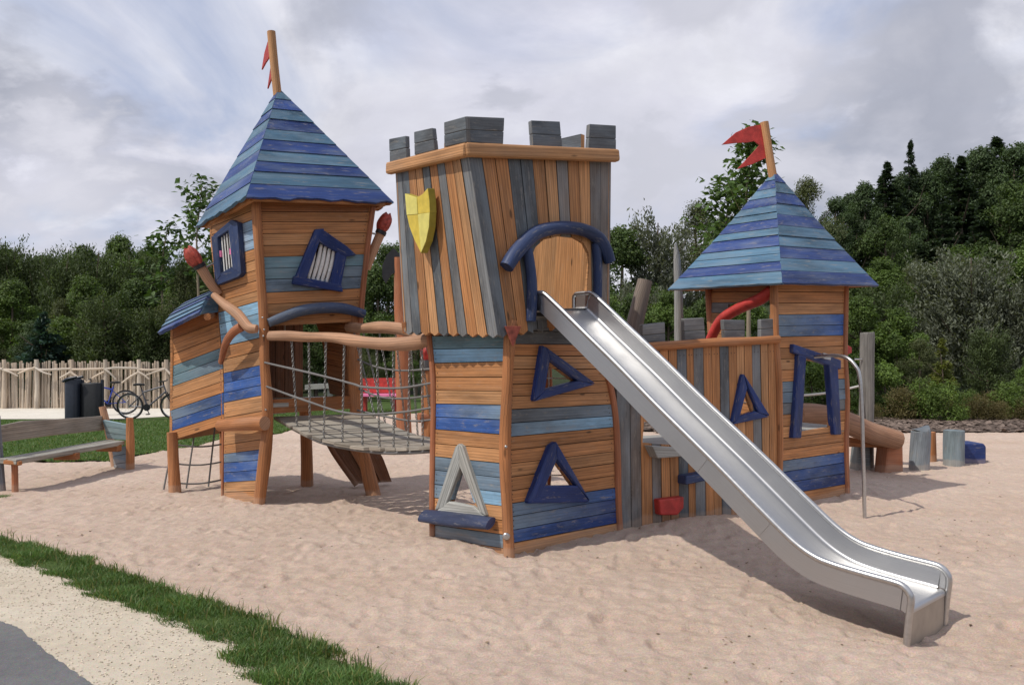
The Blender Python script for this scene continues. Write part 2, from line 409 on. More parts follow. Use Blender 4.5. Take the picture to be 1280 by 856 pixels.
zz = N(t, 'ShaderNodeMath', operation='MAXIMUM'); lk(t, sp.outputs[2], zz.inputs[0]); zz.inputs[1].default_value = 0.0
za = N(t, 'ShaderNodeMath', operation='ADD'); lk(t, zz.outputs[0], za.inputs[0]); za.inputs[1].default_value = 0.42
dx = N(t, 'ShaderNodeMath', operation='DIVIDE'); lk(t, sp.outputs[0], dx.inputs[0]); lk(t, za.outputs[0], dx.inputs[1])
dy = N(t, 'ShaderNodeMath', operation='DIVIDE'); lk(t, sp.outputs[1], dy.inputs[0]); lk(t, za.outputs[0], dy.inputs[1])
cv = N(t, 'ShaderNodeCombineXYZ'); lk(t, dx.outputs[0], cv.inputs[0]); lk(t, dy.outputs[0], cv.inputs[1])
def sn(scale, det, dist, loc, rough=0.55):
    mp = N(t, 'ShaderNodeMapping'); mp.inputs['Location'].default_value = loc; mp.inputs['Scale'].default_value = (1, 1.1, 1); lk(t, cv.outputs[0], mp.inputs[0])
    n = N(t, 'ShaderNodeTexNoise', i_Scale=scale, i_Detail=det, i_Roughness=rough, i_Distortion=dist); lk(t, mp.outputs[0], n.inputs['Vector']); return n.outputs[0]
n_cov = sn(1.7, 8, 0.6, (3.1, 1.7, 0)); n_shade = sn(2.4, 8, 0.3, (9.2, 4.4, 2), 0.56); n_fine = sn(5.0, 6, 0.3, (1.2, 7.4, 5))
cloudc = ramp(t, n_shade, [(0.28, (4.4, 4.6, 5.4)), (0.42, (5.8, 5.95, 6.95)), (0.50, (6.8, 6.85, 7.85)), (0.62, (8.1, 8.15, 8.9))])
cloudc = mix(t, 'MULTIPLY', 1.0, cloudc, ramp(t, n_fine, [(0.3, 0.88), (0.7, 1.09)]))
blue = mix(t, 'MULTIPLY', 1.0, sky.outputs[0], (0.9, 0.95, 1.05))
blue = mix(t, 'MIX', 0.6, blue, (4.9, 5.6, 7.8))
def mass(px, py, r0, r1, lo, hi):
    v = Vector((px-CX, F, HY-py)).normalized()
    d = N(t, 'ShaderNodeVectorMath', operation='DISTANCE'); lk(t, tc.outputs['Generated'], d.inputs[0]); d.inputs[1].default_value = v
    m_ = N(t, 'ShaderNodeMath', operation='MULTIPLY_ADD'); lk(t, n_shade, m_.inputs[0]); m_.inputs[1].default_value = -0.55; lk(t, d.outputs['Value'], m_.inputs[2])
    m2 = N(t, 'ShaderNodeMath', operation='MULTIPLY_ADD'); lk(t, n_fine, m2.inputs[0]); m2.inputs[1].default_value = -0.22; lk(t, m_.outputs[0], m2.inputs[2])
    return ramp(t, m2.outputs[0], [(max(0, r0), hi), (max(0.001, r1), lo)])
def shiftm(px, py, rad, soft, amt):
    v = Vector((px-CX, F, HY-py)).normalized()
    d = N(t, 'ShaderNodeVectorMath', operation='DISTANCE'); lk(t, tc.outputs['Generated'], d.inputs[0]); d.inputs[1].default_value = v
    a_ = N(t, 'ShaderNodeMath', operation='MULTIPLY_ADD'); lk(t, n_shade, a_.inputs[0]); a_.inputs[1].default_value = 0.7; lk(t, d.outputs['Value'], a_.inputs[2])
    b_ = N(t, 'ShaderNodeMath', operation='MULTIPLY_ADD'); lk(t, n_fine, b_.inputs[0]); b_.inputs[1].default_value = 0.25; lk(t, a_.outputs[0], b_.inputs[2])
    return ramp(t, b_.outputs[0], [(rad+.475-soft, amt), (rad+.475+soft, 0.0)])
cov = ramp(t, n_cov, [(0.36, 0.1), (0.54, 1.0)])
skyc = mix(t, 'MIX', cov, blue, cloudc)
for a_ in ((1200, 105, .15, .05, .8), (1110, 150, .07, .04, .55), (-10, 90, .085, .045, .95), (400, 15, .075, .05, .6), (110, 205, .07, .05, .5), (930, 125, .035, .03, .5), (620, 115, .02, .02, .5), (880, 10, .05, .04, .35)):
    skyc = mix(t, 'MIX', shiftm(*a_), skyc, (4.1, 4.3, 5.1))
for a_ in ((75, 235, .045, .04, .8), (50, 150, .03, .03, .5), (1010, 60, .06, .06, .5), (820, 130, .10, .08, .5), (520, 130, .07, .07, .4)):
    skyc = mix(t, 'MIX', shiftm(*a_), skyc, (7.5, 7.5, 8.3))
bg = N(t, 'ShaderNodeBackground', i_Strength=0.1); lk(t, skyc, bg.inputs[0])
wo = N(t, 'ShaderNodeOutputWorld'); lk(t, bg.outputs[0], wo.inputs[0])
scene.view_settings.view_transform = 'Standard'; scene.view_settings.look = 'None'; scene.view_settings.exposure = 0
scene.render.engine = 'CYCLES'; scene.render.resolution_x = 1024; scene.render.resolution_y = 684

# ------------------------------------------------------------------ the ground
def ground_mat(name, cols, scale, bump=0.5, dist=0.02, fine=200, rough=0.95, speck=None):
    m, t = nt(name)
    tc = N(t, 'ShaderNodeTexCoord')
    a = N(t, 'ShaderNodeTexNoise', i_Scale=scale, i_Detail=6.0, i_Roughness=0.6); lk(t, tc.outputs['Object'], a.inputs['Vector'])
    f = N(t, 'ShaderNodeTexNoise', i_Scale=fine, i_Detail=4.0, i_Roughness=0.7); lk(t, tc.outputs['Object'], f.inputs['Vector'])
    md = N(t, 'ShaderNodeTexNoise', i_Scale=scale*9, i_Detail=6.0, i_Roughness=0.65); lk(t, tc.outputs['Object'], md.inputs['Vector'])
    c = ramp(t, a.outputs[0], [(0.3, cols[0]), (0.5, cols[1]), (0.7, cols[2])])
    c = mix(t, 'MULTIPLY', 1.0, c, ramp(t, f.outputs[0], [(0.3, 0.80), (0.65, 1.12)]))
    c = mix(t, 'MULTIPLY', 1.0, c, ramp(t, md.outputs[0], [(0.3, 0.90), (0.65, 1.06)]))
    if speck:
        v = N(t, 'ShaderNodeTexVoronoi', i_Scale=speck[0]); lk(t, tc.outputs['Object'], v.inputs['Vector'])
        c = mix(t, 'MIX', speck[1], c, mix(t, 'MULTIPLY', 1.0, c, mix(t, 'MIX', 0.8, (1, 1, 1), v.outputs['Color'])))
    b = N(t, 'ShaderNodeBsdfPrincipled', i_Roughness=rough); lk(t, c, b.inputs['Base Color']); b.inputs['Specular IOR Level'].default_value = 0.15
    h = mix(t, 'MIX', 0.35, md.outputs[0], f.outputs[0])
    bp = N(t, 'ShaderNodeBump', i_Strength=bump, i_Distance=dist); lk(t, h, bp.inputs['Height']); lk(t, bp.outputs[0], b.inputs['Normal'])
    out(t, b.outputs[0]); return m
M_SAND = ground_mat('pink_sand', [(0.545, 0.415, 0.325), (0.59, 0.46, 0.37), (0.62, 0.495, 0.405)], 0.8, 1.0, 0.032, 110, speck=(85, 0.16))
M_GRAVEL = ground_mat('crushed_gravel', [(0.53, 0.46, 0.36), (0.585, 0.515, 0.41), (0.625, 0.56, 0.455)], 1.3, 0.7, 0.008, 320, speck=(300, 0.28))
M_ASPH = ground_mat('asphalt', [(0.16, 0.16, 0.165), (0.185, 0.185, 0.19), (0.21, 0.21, 0.21)], 2, 0.7, 0.006, 320, speck=(260, 0.5))
M_PATH = ground_mat('pale_path', [(0.6, 0.56, 0.48), (0.66, 0.62, 0.54), (0.7, 0.66, 0.58)], 1, 0.4, 0.01, 120)
M_SOIL = ground_mat('turf_soil', [(0.045, 0.075, 0.02), (0.06, 0.10, 0.025), (0.085, 0.12, 0.035)], 1.5, 0.8, 0.03, 60)
M_MULCH = ground_mat('bark_mulch', [(0.085, 0.062, 0.052), (0.12, 0.09, 0.075), (0.16, 0.125, 0.105)], 3, 1.0, 0.05, 45)
M_WOODFLOOR = ground_mat('woodland_floor', [(0.02, 0.03, 0.012), (0.03, 0.042, 0.016), (0.045, 0.055, 0.02)], 0.6, 0.8, 0.1, 20)

strip_hi = [G(*p) for p in [(-150, 640), (0, 667), (101.5, 696), (183, 725.6), (264, 752), (345, 778), (406, 810), (487, 851), (560, 905)]]
strip_lo = [G(*p) for p in [(-150, 664), (0, 694), (41, 707), (101.5, 734), (171, 762), (243, 786), (284, 804), (284, 823), (345, 856), (400, 905)]]
ys_h = np.array([p.y for p in strip_hi][::-1]); xs_h = np.array([p.x for p in strip_hi][::-1])
def xe(y): return np.interp(y, ys_h, xs_h)
ys_l = np.array([p.y for p in strip_lo][::-1]); xs_l = np.array([p.x for p in strip_lo][::-1])
lawn_e = [G(*p) for p in [(141, 575), (164, 569), (211, 561), (240, 558), (277, 548), (345, 541), (378, 532), (449, 521), (531, 515)]]
ys_w = np.array([p.y for p in lawn_e]+[40]); xs_w = np.array([p.x for p in lawn_e]+[4.0])
def lawn_mask(x, y):      # signed distance-ish: > 0 inside the lawn
    return np.minimum(np.interp(y, ys_w, xs_w)-x, (y-(12.35-0.3*np.clip((-7.3-x)/2, 0, 1)))*1.0)
# sand: rows get wider with distance from the near edge
def make_sand():
    ys = [3.3]
    while ys[-1] < 23.5: ys.append(ys[-1]+max(0.013, 0.0048*(ys[-1]-1.2)))
    ys = np.array(ys); xs = np.linspace(-10.5, 15, 1300); nx, ny = len(xs), len(ys)
    X, Y = np.meshgrid(xs, ys)
    Z = np.zeros_like(X)
    rng = np.random.default_rng(3)
    def vnoise(sx, sy, seed, rot=0.0):
        r = np.random.default_rng(seed); g = r.random((512, 512))
        a = X*math.cos(rot)-Y*math.sin(rot); b = X*math.sin(rot)+Y*math.cos(rot)
        u = a/sx+100; v = b/sy+100; i = np.floor(u).astype(int); j = np.floor(v).astype(int); f = u-i; h = v-j
        f = f*f*(3-2*f); h = h*h*(3-2*h)
        def q(i, j): return g[i % 512, j % 512]
        return (q(i, j)*(1-f)*(1-h)+q(i+1, j)*f*(1-h)+q(i, j+1)*(1-f)*h+q(i+1, j+1)*f*h)-0.5
    Z += 0.05*vnoise(1.7, 1.4, 1, .3)+0.012*vnoise(.6, .5, 2, .8)+0.006*vnoise(.25, .2, 4, .5)+0.008*vnoise(.11, .1, 5, 1.1)+0.010*vnoise(.055, .05, 6, .2)+0.010*vnoise(.03, .028, 8, .7)
    # footprints
    for _ in range(5200):
        x = rng.uniform(-7, 11); y = 3.4+rng.random()**1.6*15
        a = rng.uniform(0, 3.14); L = rng.uniform(.03, .12); W = L*rng.uniform(.4, .8); d = rng.uniform(.004, .016)*(.35+L*5)
        j0, j1 = np.searchsorted(ys, [y-.35, y+.35]); i0, i1 = np.searchsorted(xs, [x-.35, x+.35])
        if j1 <= j0 or i1 <= i0: continue
        xx = X[j0:j1, i0:i1]-x; yy = Y[j0:j1, i0:i1]-y
        p = (xx*math.cos(a)+yy*math.sin(a))/L; q = (-xx*math.sin(a)+yy*math.cos(a))/W; r2 = p*p+q*q
        Z[j0:j1, i0:i1] += d*(-np.exp(-r2*1.2)+0.55*np.exp(-(np.sqrt(r2)-1.5)**2*3))
    for tx, ty, ta, tn in [(-3.2, 6.6, -.5, 7), (-1.6, 5.6, .2, 8), (.3, 5.4, .9, 6), (.8, 4.3, 2.0, 8), (-.8, 4.9, -1.2, 6), (2.9, 5.9, .4, 8), (4.6, 6.6, 1.4, 7), (3.6, 4.4, .1, 6), (6.4, 8.6, .6, 8), (5.4, 10.8, 2.2, 8), (-5.2, 8.3, .3, 8), (-6.4, 10.6, 1.0, 6), (-1.2, 7.2, 1.9, 5), (2.7, 4.2, .7, 5), (.6, 6.2, -.4, 5), (1.6, 4.9, 1.2, 7)]:
        for k in range(tn):                           # trails of shoe prints
            sd_ = .1*(1 if k % 2 else -1); ta += rng.normal(0, .12); st = .55*k
            x = tx+math.cos(ta)*st-math.sin(ta)*sd_+rng.normal(0, .04); y = ty+math.sin(ta)*st+math.cos(ta)*sd_+rng.normal(0, .04); a = ta+rng.normal(0, .25)
            j0, j1 = np.searchsorted(ys, [y-.4, y+.4]); i0, i1 = np.searchsorted(xs, [x-.4, x+.4])
            if j1 <= j0 or i1 <= i0: continue
            xx = X[j0:j1, i0:i1]-x; yy = Y[j0:j1, i0:i1]-y
            p = (xx*math.cos(a)+yy*math.sin(a))/.135; q = (-xx*math.sin(a)+yy*math.cos(a))/(.052+.010*np.clip(p, -1, 1)); r = np.sqrt(np.abs(p)**2.6+np.abs(q)**2.6+1e-6)
            Z[j0:j1, i0:i1] += rng.uniform(.6, 1)*(-.020/(1+np.exp((r-1)*9))+.011*np.exp(-((r-1.35)*3.2)**2)*(1+.5*np.sign(p)))
    for _ in range(5200):                             # small sharp pits and clods, in drifts
        if _ % 13 == 0: bx, by = rng.uniform(-7, 11), 3.4+rng.random()**1.5*12
        x, y = bx+rng.normal(0, .28), by+rng.normal(0, .24)
        r = rng.uniform(.012, .034); d = rng.uniform(.008, .028)*(-1 if rng.random() < .7 else .6)
        j0, j1 = np.searchsorted(ys, [y-.12, y+.12]); i0, i1 = np.searchsorted(xs, [x-.12, x+.12])
        if j1 <= j0 or i1 <= i0: continue
        r2 = ((X[j0:j1, i0:i1]-x)**2*rng.uniform(.5, 1.2)+(Y[j0:j1, i0:i1]-y)**2*rng.uniform(.5, 1.2))/r**2
        Z[j0:j1, i0:i1] += d*np.exp(-r2**1.6)
    def bump(x, y, rx, ry, h):
        nonlocal Z
        Z += h*np.exp(-((X-x)/rx)**2-((Y-y)/ry)**2)
    bump(1.75, 7.35, .45, .3, .09); bump(2.2, 7.6, .5, .3, .05); bump(2.62, 4.30, .3, .22, -.05); bump(2.95, 4.1, .25, .2, .03); bump(-.55, 6.6, .5, .3, .04); bump(4.1, 9.6, .9, .7, .07); bump(-2.9, 8.4, .6, .35, .05)
    bump(2.4, 4.75, .3, .3, -.05)
    # sink under the strip and under the lawn
    s = np.clip((xe(Y)+0.02-X)/0.25, 0, 1)*(Y < 9.2); Z = Z*(1-s)-0.09*s
    l = np.clip((lawn_mask(X, Y)+0.1)/0.3, 0, 1); Z = Z*(1-l)-0.10*l
    global SANDZ
    SANDZ = (xs, ys, Z)
    V = np.stack([X.ravel(), Y.ravel(), Z.ravel()], 1)
    i = np.arange(nx-1)[None, :]+np.arange(ny-1)[:, None]*nx
    Fq = np.stack([i, i+1, i+1+nx, i+nx], -1).reshape(-1, 4)
    return V, Fq
def np_mesh(name, V, Fq, mat, smooth=True, cols=None, fm=None):
    me = bpy.data.meshes.new(name); k = Fq.shape[1]
    me.vertices.add(len(V)); me.vertices.foreach_set('co', V.astype(np.float32).ravel())
    me.loops.add(Fq.size); me.loops.foreach_set('vertex_index', Fq.astype(np.int32).ravel())
    me.polygons.add(len(Fq)); me.polygons.foreach_set('loop_start', np.arange(0, Fq.size, k, dtype=np.int32)); me.polygons.foreach_set('loop_total', np.full(len(Fq), k, dtype=np.int32))
    me.update(calc_edges=True)
    me.polygons.foreach_set('use_smooth', np.full(len(Fq), smooth))
    if cols is not None:
        ca = me.color_attributes.new('Col', 'FLOAT_COLOR', 'POINT'); a = np.ones((len(V), 4), np.float32); a[:, :3] = cols; ca.data.foreach_set('color', a.ravel())
    me.materials.append(mat); me.update(); return me
def put(name, me, parent=None, loc=(0, 0, 0), **k):
    o = bpy.data.objects.new(name, me); col_.objects.link(o); o.location = loc
    if parent is not None: o.parent = parent
    o['_o'] = tuple(loc)
    return tag(o, **k)
V, Fq = make_sand(); put('sand', np_mesh('sand', V, Fq, M_SAND), kind='structure')
def sandz(x, y):
    xs, ys, Z = SANDZ; i = min(max(int(np.searchsorted(xs, x)), 0), len(xs)-1); j = min(max(int(np.searchsorted(ys, y)), 0), len(ys)-1); return float(Z[j, i])
def sheet(name, pts, mat, z):
    mb = MB(); mb.face([(p[0], p[1], z) for p in pts], [(p[0], p[1]) for p in pts], (1, 1, 1)); return mb.build(name, mat, None, (0, 0, 0), kind='structure')
def hill(x, y):
    def ss(a, b, v): v = min(max((v-a)/(b-a), 0), 1); return v*v*(3-2*v)
    return 5.5*ss(25, 56, y)*ss(0, 15, x)+3.0*ss(30, 70, y)*ss(6, -25, x)
gx = np.linspace(-90, 110, 70); gy = np.concatenate([np.linspace(22.5, 90, 50)])
X, Y = np.meshgrid(gx, gy); Zh = np.vectorize(hill)(X, Y)-0.03
i = np.arange(len(gx)-1)[None, :]+np.arange(len(gy)-1)[:, None]*len(gx)
put('hill', np_mesh('hill', np.stack([X.ravel(), Y.ravel(), Zh.ravel()], 1), np.stack([i, i+1, i+1+len(gx), i+len(gx)], -1).reshape(-1, 4), M_WOODFLOOR), kind='structure')
sheet('ground', [(-2500, -2500), (2500, -2500), (2500, 2500), (-2500, 2500)], M_WOODFLOOR, -0.16)
lawn_pts = [(-40, 12.0), (-9.4, 12.0), (-7.4, 12.35)]+[(p.x, p.y) for p in lawn_e]+[(0.5, 31), (1.0, 34), (-7, 34), (-8, 25), (-9, 22), (-10, 20.6), (-40, 20.2)]
sheet('lawn', lawn_pts, M_SOIL, 0.0)
sheet('far_path', [(-45, 20.0), (-10, 20.4), (-8.6, 22), (-7.6, 25), (-45, 25)], M_PATH, 0.012)
mb = MB(); mpts = [(2, 17.2), (6, 16.9), (8, 16.75), (11, 16.9), (16, 17.3), (40, 18), (40, 24), (2, 24)]
mb.face([(x, y, 0.03) for x, y in mpts], mpts, (1, 1, 1)); mb.build('mulch_bed', M_MULCH, None, (0, 0, 0), kind='structure')
mid = [((a+b)*0.5) for a, b in zip(strip_hi, strip_hi)]
gp = [(p.x+0.0, p.y) for p in strip_hi]
sheet('gravel_path', [(p.x-.08, p.y-.05) for p in strip_hi]+[(-0.4, 1.0), (-12, 1.0), (-30, 20), (-20, 12)], M_GRAVEL, -0.012)
asp = [G(*p) for p in [(-200, 722), (-60, 752), (0, 774), (24, 783), (61, 815), (101, 843), (120, 856), (170, 900)]]
rr = random.Random(5)
mbA = MB(); ap = []
for i in range(len(asp)-1):
    for k in range(14):
        q = asp[i].lerp(asp[i+1], k/14); ap.append((q.x+rr.uniform(-.006, .006), q.y+rr.uniform(-.006, .006)))
ap += [(-1.6, .6), (-12, .6), (-12, 5)]
sheet('asphalt_path', ap, M_ASPH, -0.006)

vs = []
for lo_, hi_ in ((strip_lo, 1), (strip_hi[::-1], 0)):
    for i in range(len(lo_)-1):
        for k in range(10):
            q = lo_[i].lerp(lo_[i+1], k/10); sh = .05*(1 if hi_ else -1)
            vs.append((q.x+sh*.8+rr.uniform(-.02, .02), q.y+sh*.5+rr.uniform(-.02, .02)))
sheet('verge', vs, M_SOIL, -0.0085)
# pebbles, grass blades, bark chips: nobody could count them
def leafcol_mat(name, trans=0.25, rough=0.55, spec=0.3):
    m, t = nt(name); at = N(t, 'ShaderNodeVertexColor', layer_name='Col')
    b = N(t, 'ShaderNodeBsdfPrincipled', i_Roughness=rough); lk(t, at.outputs[0], b.inputs['Base Color']); b.inputs['Specular IOR Level'].default_value = spec
    tr = N(t, 'ShaderNodeBsdfTranslucent'); lk(t, mix(t, 'MULTIPLY', 1.0, at.outputs[0], (1.2, 1.25, 0.5)), tr.inputs[0])
    mx = N(t, 'ShaderNodeMixShader', i_0=trans); lk(t, b.outputs[0], mx.inputs[1]); lk(t, tr.outputs[0], mx.inputs[2]); out(t, mx.outputs[0]); return m
M_LEAF = leafcol_mat('foliage', 0.30); M_GRASS = leafcol_mat('grass_blades', 0.3, 0.5, 0.35); M_CHIP = leafcol_mat('stone_and_bark_bits', 0.0, 0.9, 0.1)
def blades(name, px, py, h, wd, cols, z0=0.0, seed=1, lean=0.5, label=None):
    r = np.random.default_rng(seed); n = len(px); a = r.random(n)*6.283; la = r.random(n)*6.283
    hh = h*(0.55+0.8*r.random(n)); ln = hh*lean*r.random(n)
    bx, by = np.cos(a)*wd/2, np.sin(a)*wd/2
    tx, ty = np.cos(la)*ln, np.sin(la)*ln
    V = np.zeros((n, 5, 3))
    V[:, 0] = np.stack([px-bx, py-by, np.full(n, z0)], 1); V[:, 1] = np.stack([px+bx, py+by, np.full(n, z0)], 1)
    V[:, 2] = np.stack([px+bx*.8+tx*.35, py+by*.8+ty*.35, z0+hh*.6], 1); V[:, 3] = np.stack([px-bx*.8+tx*.35, py-by*.8+ty*.35, z0+hh*.6], 1)
    V[:, 4] = np.stack([px+tx, py+ty, z0+hh*(1-.25*r.random(n))], 1)
    b = np.arange(n)*5
    Q = np.stack([np.stack([b, b+1, b+2, b+3], 1), np.stack([b+3, b+2, b+4, b+4], 1)], 1)
    # triangles only
    T = np.concatenate([np.stack([b, b+1, b+2], 1), np.stack([b, b+2, b+3], 1), np.stack([b+3, b+2, b+4], 1)])
    cl = np.repeat(cols, 5, axis=0)
    return put(name, np_mesh(name, V.reshape(-1, 3), T, M_GRASS, True, cl), label=label, cat='grass', kind='stuff')
rng = np.random.default_rng(11)
def gcols(n, base, var=.25, yel=.08):
    f = (1+var*(rng.random(n)-.5)*2)[:, None]; c = np.array(base)[None, :]*f
    y = rng.random(n) < yel; c[y] = np.array([0.22, 0.20, 0.07])*f[y]
    return c
# foreground strip
n = 85000; ts = rng.random(n)
yy = 3.3+(9.2-3.3)*rng.random(n)**1.25
x0 = np.interp(yy, ys_l, xs_l); x1 = np.interp(yy, ys_h, xs_h)
edge = 0.06*np.sin(yy*9)+0.05*np.sin(yy*23+1)+0.03*np.sin(yy*51)
f = rng.random(n); xx = x0+edge*.7+(x1-x0)*f+rng.normal(0, .025, n)
tuft = np.array([mnoise.noise(Vector((a*3.2, b*3.2, 0))) for a, b in zip(xx, yy)])
keep = rng.random(n) < np.clip(1.0+1.2*tuft, .6, 1)
xx, yy, tuft = xx[keep], yy[keep], tuft[keep]; n = len(xx)
cl = gcols(n, (0.098, 0.175, 0.050), .4, .10)*(1+.45*tuft)[:, None]
blades('grass_strip', xx, yy, (0.050+.045*np.clip(tuft, -.5, 1)), 0.0058, np.clip(cl, 0.005, 1), -0.03, 2, 0.9, 'narrow strip of rough green grass between the gravel edge and the sand')
n = 1500; yy = 3.5+5.6*rng.random(n)**1.2; f = np.where(rng.random(n) < .6, 1-.12*rng.random(n), rng.random(n)); xx = np.interp(yy, ys_l, xs_l)*(1-f)+np.interp(yy, ys_h, xs_h)*f+.04*np.sin(yy*17)+rng.normal(0, .03, n)
blades('long_grass', xx, yy, 0.085, 0.006, gcols(n, (0.11, 0.16, 0.045), .4, .25), -0.02, 12, .8, 'longer grass blades, some of them dry, along the sand edge of the verge')
n = 110000; yy = 11.9+12.5*rng.random(n)**1.3; xx = -13+12.5*rng.random(n)
k = (lawn_mask(xx, yy) > -0.08+0.1*np.sin(xx*7)*np.sin(yy*5)) & ((yy < 20.0) | (xx > -8.6)); xx, yy = xx[k], yy[k]
blades('lawn_grass', xx, yy, 0.055, 0.014, gcols(len(xx), (0.100, 0.175, 0.045), .35, .08), -0.02, 3, 0.9, 'mown green lawn behind the bench and the blue-roofed hut')
n = 16000; yy = 24+12*rng.random(n); xx = -8+9*rng.random(n); k = lawn_mask(xx, yy) > 0; 
def bits(name, xx, yy, size, cols, z, label, cat, flat=.6, seed=4, el=1.0):
    r = np.random.default_rng(seed); n = len(xx); base = np.array([(1, 0, 0), (-1, 0, 0), (0, 1, 0), (0, -1, 0), (0, 0, 1), (0, 0, -1)], float)
    a = r.random(n)*6.283; s = size*(.5+r.random(n)); V = base[None]*(1+.5*(r.random((n, 6, 1))-.5)); V[:, :, 0] *= el; V[:, :, 2] *= flat
    ti = r.normal(0, .35, n)
    x = V[:, :, 0]*np.cos(a)[:, None]-V[:, :, 1]*np.sin(a)[:, None]; y = V[:, :, 0]*np.sin(a)[:, None]+V[:, :, 1]*np.cos(a)[:, None]; zz = V[:, :, 2]+V[:, :, 0]*ti[:, None]*.6
    V = np.stack([x*s[:, None]+xx[:, None], y*s[:, None]+yy[:, None], zz*s[:, None]+z], -1).reshape(-1, 3)
    T = np.array([(0, 2, 4), (2, 1, 4), (1, 3, 4), (3, 0, 4), (2, 0, 5), (1, 2, 5), (3, 1, 5), (0, 3, 5)]); Fx = (np.arange(n)[:, None, None]*6+T[None]).reshape(-1, 3)
    return put(name, np_mesh(name, V, Fx, M_CHIP, False, np.repeat(cols, 6, axis=0)), label=label, cat=cat, kind='stuff')
n = 9000; yy = 3.4+4.6*rng.random(n); xx = np.interp(yy, ys_l, xs_l)-rng.random(n)**1.2*2.6+.08
ax_ = np.array([p.y for p in asp][::-1]); bx_ = np.array([p.x for p in asp][::-1])
k = (xx > np.interp(yy, ax_, bx_)-.03) | (rng.random(n) < .09); xx, yy = xx[k], yy[k]; n = len(xx)
bits('gravel_stones', xx, yy, 0.0050, np.array([0.56, 0.49, 0.39])[None]*(.6+.75*rng.random((n, 1)))+.04*rng.normal(0, 1, (n, 1)), -0.009, 'pale loose stones scattered over the gravel edge', 'gravel')
n = 9000; xx = 3+20*rng.random(n); yy = 16.75+4.5*rng.random(n)
bits('bark_chips', xx, yy, 0.055, np.array([0.15, 0.115, 0.095])[None]*(.35+1.2*rng.random((n, 1))), 0.035, 'dark bark chips covering the planting bed behind the sand', 'bark mulch', .25, 5, 1.5)
# small dark twigs, leaves and clods on the sand
n = 520; xx = -5+13*rng.random(n); yy = 3.9+7*rng.random(n)**1.3; cl_ = rng.random(n) < .6; ci_ = rng.integers(0, 40, n); ccx, ccy = -5+13*rng.random(40), 3.9+6*rng.random(40); xx = np.where(cl_, ccx[ci_]+rng.normal(0, .22, n), xx); yy = np.where(cl_, ccy[ci_]+rng.normal(0, .15, n), yy); k = xx > xe(yy)+.1; xx, yy = xx[k], yy[k]
zz = np.array([sandz(a, b) for a, b in zip(xx, yy)])
bits('sand_litter', xx, yy, 0.0075, np.array([0.2, 0.15, 0.10])[None]*(.4+1.4*rng.random((len(xx), 1))), zz[:, None]+.004, 'tiny twigs and bits of bark lying on the sand', 'litter', .4, 6, 1.6)

# ------------------------------------------------------------------ helpers for the play castle
WP = [M_WOOD, M_PAINT]
def frame_pieces(name, parent, S, polys, off, th, col, mat=M_FRAME, bevel=0.012, label=None):
    mb = MB()
    for i, p in enumerate(polys):
        q = [S.at(*z, 0) for z in p]; e = max(((q[(j+1) % len(q)]-q[j]) for j in range(len(q))), key=lambda z: z.length)
        plate(mb, S, p, off+0.004*(i % 2), th, vary(cc(col), .06), 0, None, e)
    o = mb.build(name, mat, parent, bevel=bevel)
    return tag(o, label)
def rods(name, parent, S, lines, off, r, mat=M_WHITE, col=(.7, .7, .68)):
    for a, b in lines:
        one_tube(name, mat, parent, [S.at(*a, off), S.at(*b, off)], r, col, seg=8, wob=0, smoothpts=False)
def bolt(parent, p, n, r=0.012):
    mb = MB(); tube(mb, [p-n*.004, p+n*.006, p+n*.0085], [r, r, r*.55], (.5, .5, .5), seg=10, wob=0, smoothpts=False); mb.build('bolt', M_PIPE, parent)
def rep(c, n): return [c]*n

# ================================================================== CENTRAL KEEP
keep = thing('play_tower', (0.1, 7.1, 0), 'central square tower with flat grey battlements, yellow shield and flared upright boards', 'play tower')
kn = [P(637, 705, 6.34), P(634, 640, 6.34), P(631.5, 560, 6.34), P(634, 480, 6.34), P(637, 425, 6.34), P(640, 400, 6.34)]
kl = [P(543, 690, 7.04), P(542, 630, 7.04), P(543, 558, 7.04), P(544, 510, 7.04), P(543, 465, 7.04), P(539, 425, 7.04), P(538, 403, 7.04)]
kr = [P(774, 676, 7.27), P(771, 625, 7.27), P(769.5, 560, 7.27), P(766, 510, 7.27), P(757, 465, 7.27), P(748, 425, 7.27), P(744, 404, 7.27)]
S_kl = Surf(kl, kn); S_kr = Surf(kn, kr)
mb = MB()
panel(mb, S_kl, [(1.95, 'od'), 'tg', 'lb', 'o', 'o', 'ol', ('b', 'gb'), 'b', 'o', 'ol', 'gb', 'gb', ('gb', 'lb'), 'ol', 'o', 'gb', (1.1, 'o')], hi=1.05, holes=[[(577.8, 582.5), (594, 631), (564, 628)]], nseg=5)
mb.build('wall', WP, keep)
mb = MB()
panel(mb, S_kr, ['dg', 'dg', 'dg', 'o', 'ol', 'o', 'o', 'ol', ('dg', 'gb'), ('gb', 'lb'), 'o', 'o', 'ol', 'o', 'o', ('gb', 'b'), ('gb', 'db'), ('b', 'db'), (1.6, 'ol')], hi=1.06,
      holes=[[(683, 451.7), (718.7, 476.7), (675.7, 488)], [(691, 573), (716, 608), (678.7, 608)]], nseg=6)
mb.build('wall', WP, keep)
one_tube('corner_post', M_LOG, keep, [p+Vector((0, -0.012, 0)) for p in kn], [.046, .043, .05, .044, .05, .045], C['log'], wob=.05, n=30)
one_tube('corner_post', M_LOG, keep, [p+Vector((.01, .01, 0)) for p in kr], .036, C['logr'], wob=.06, n=26)
one_tube('corner_post', M_LOG, keep, [p+Vector((-.012, .01, 0)) for p in kl], .03, C['logr'], wob=.06, n=26)
kb = kl[0]+(kr[0]-kn[0])
one_tube('corner_post', M_LOG, keep, [Vector((kb.x, kb.y, -.1)), Vector((kb.x+.04, kb.y, 1)), Vector((kb.x, kb.y, 1.9))], .06, C['logr'])
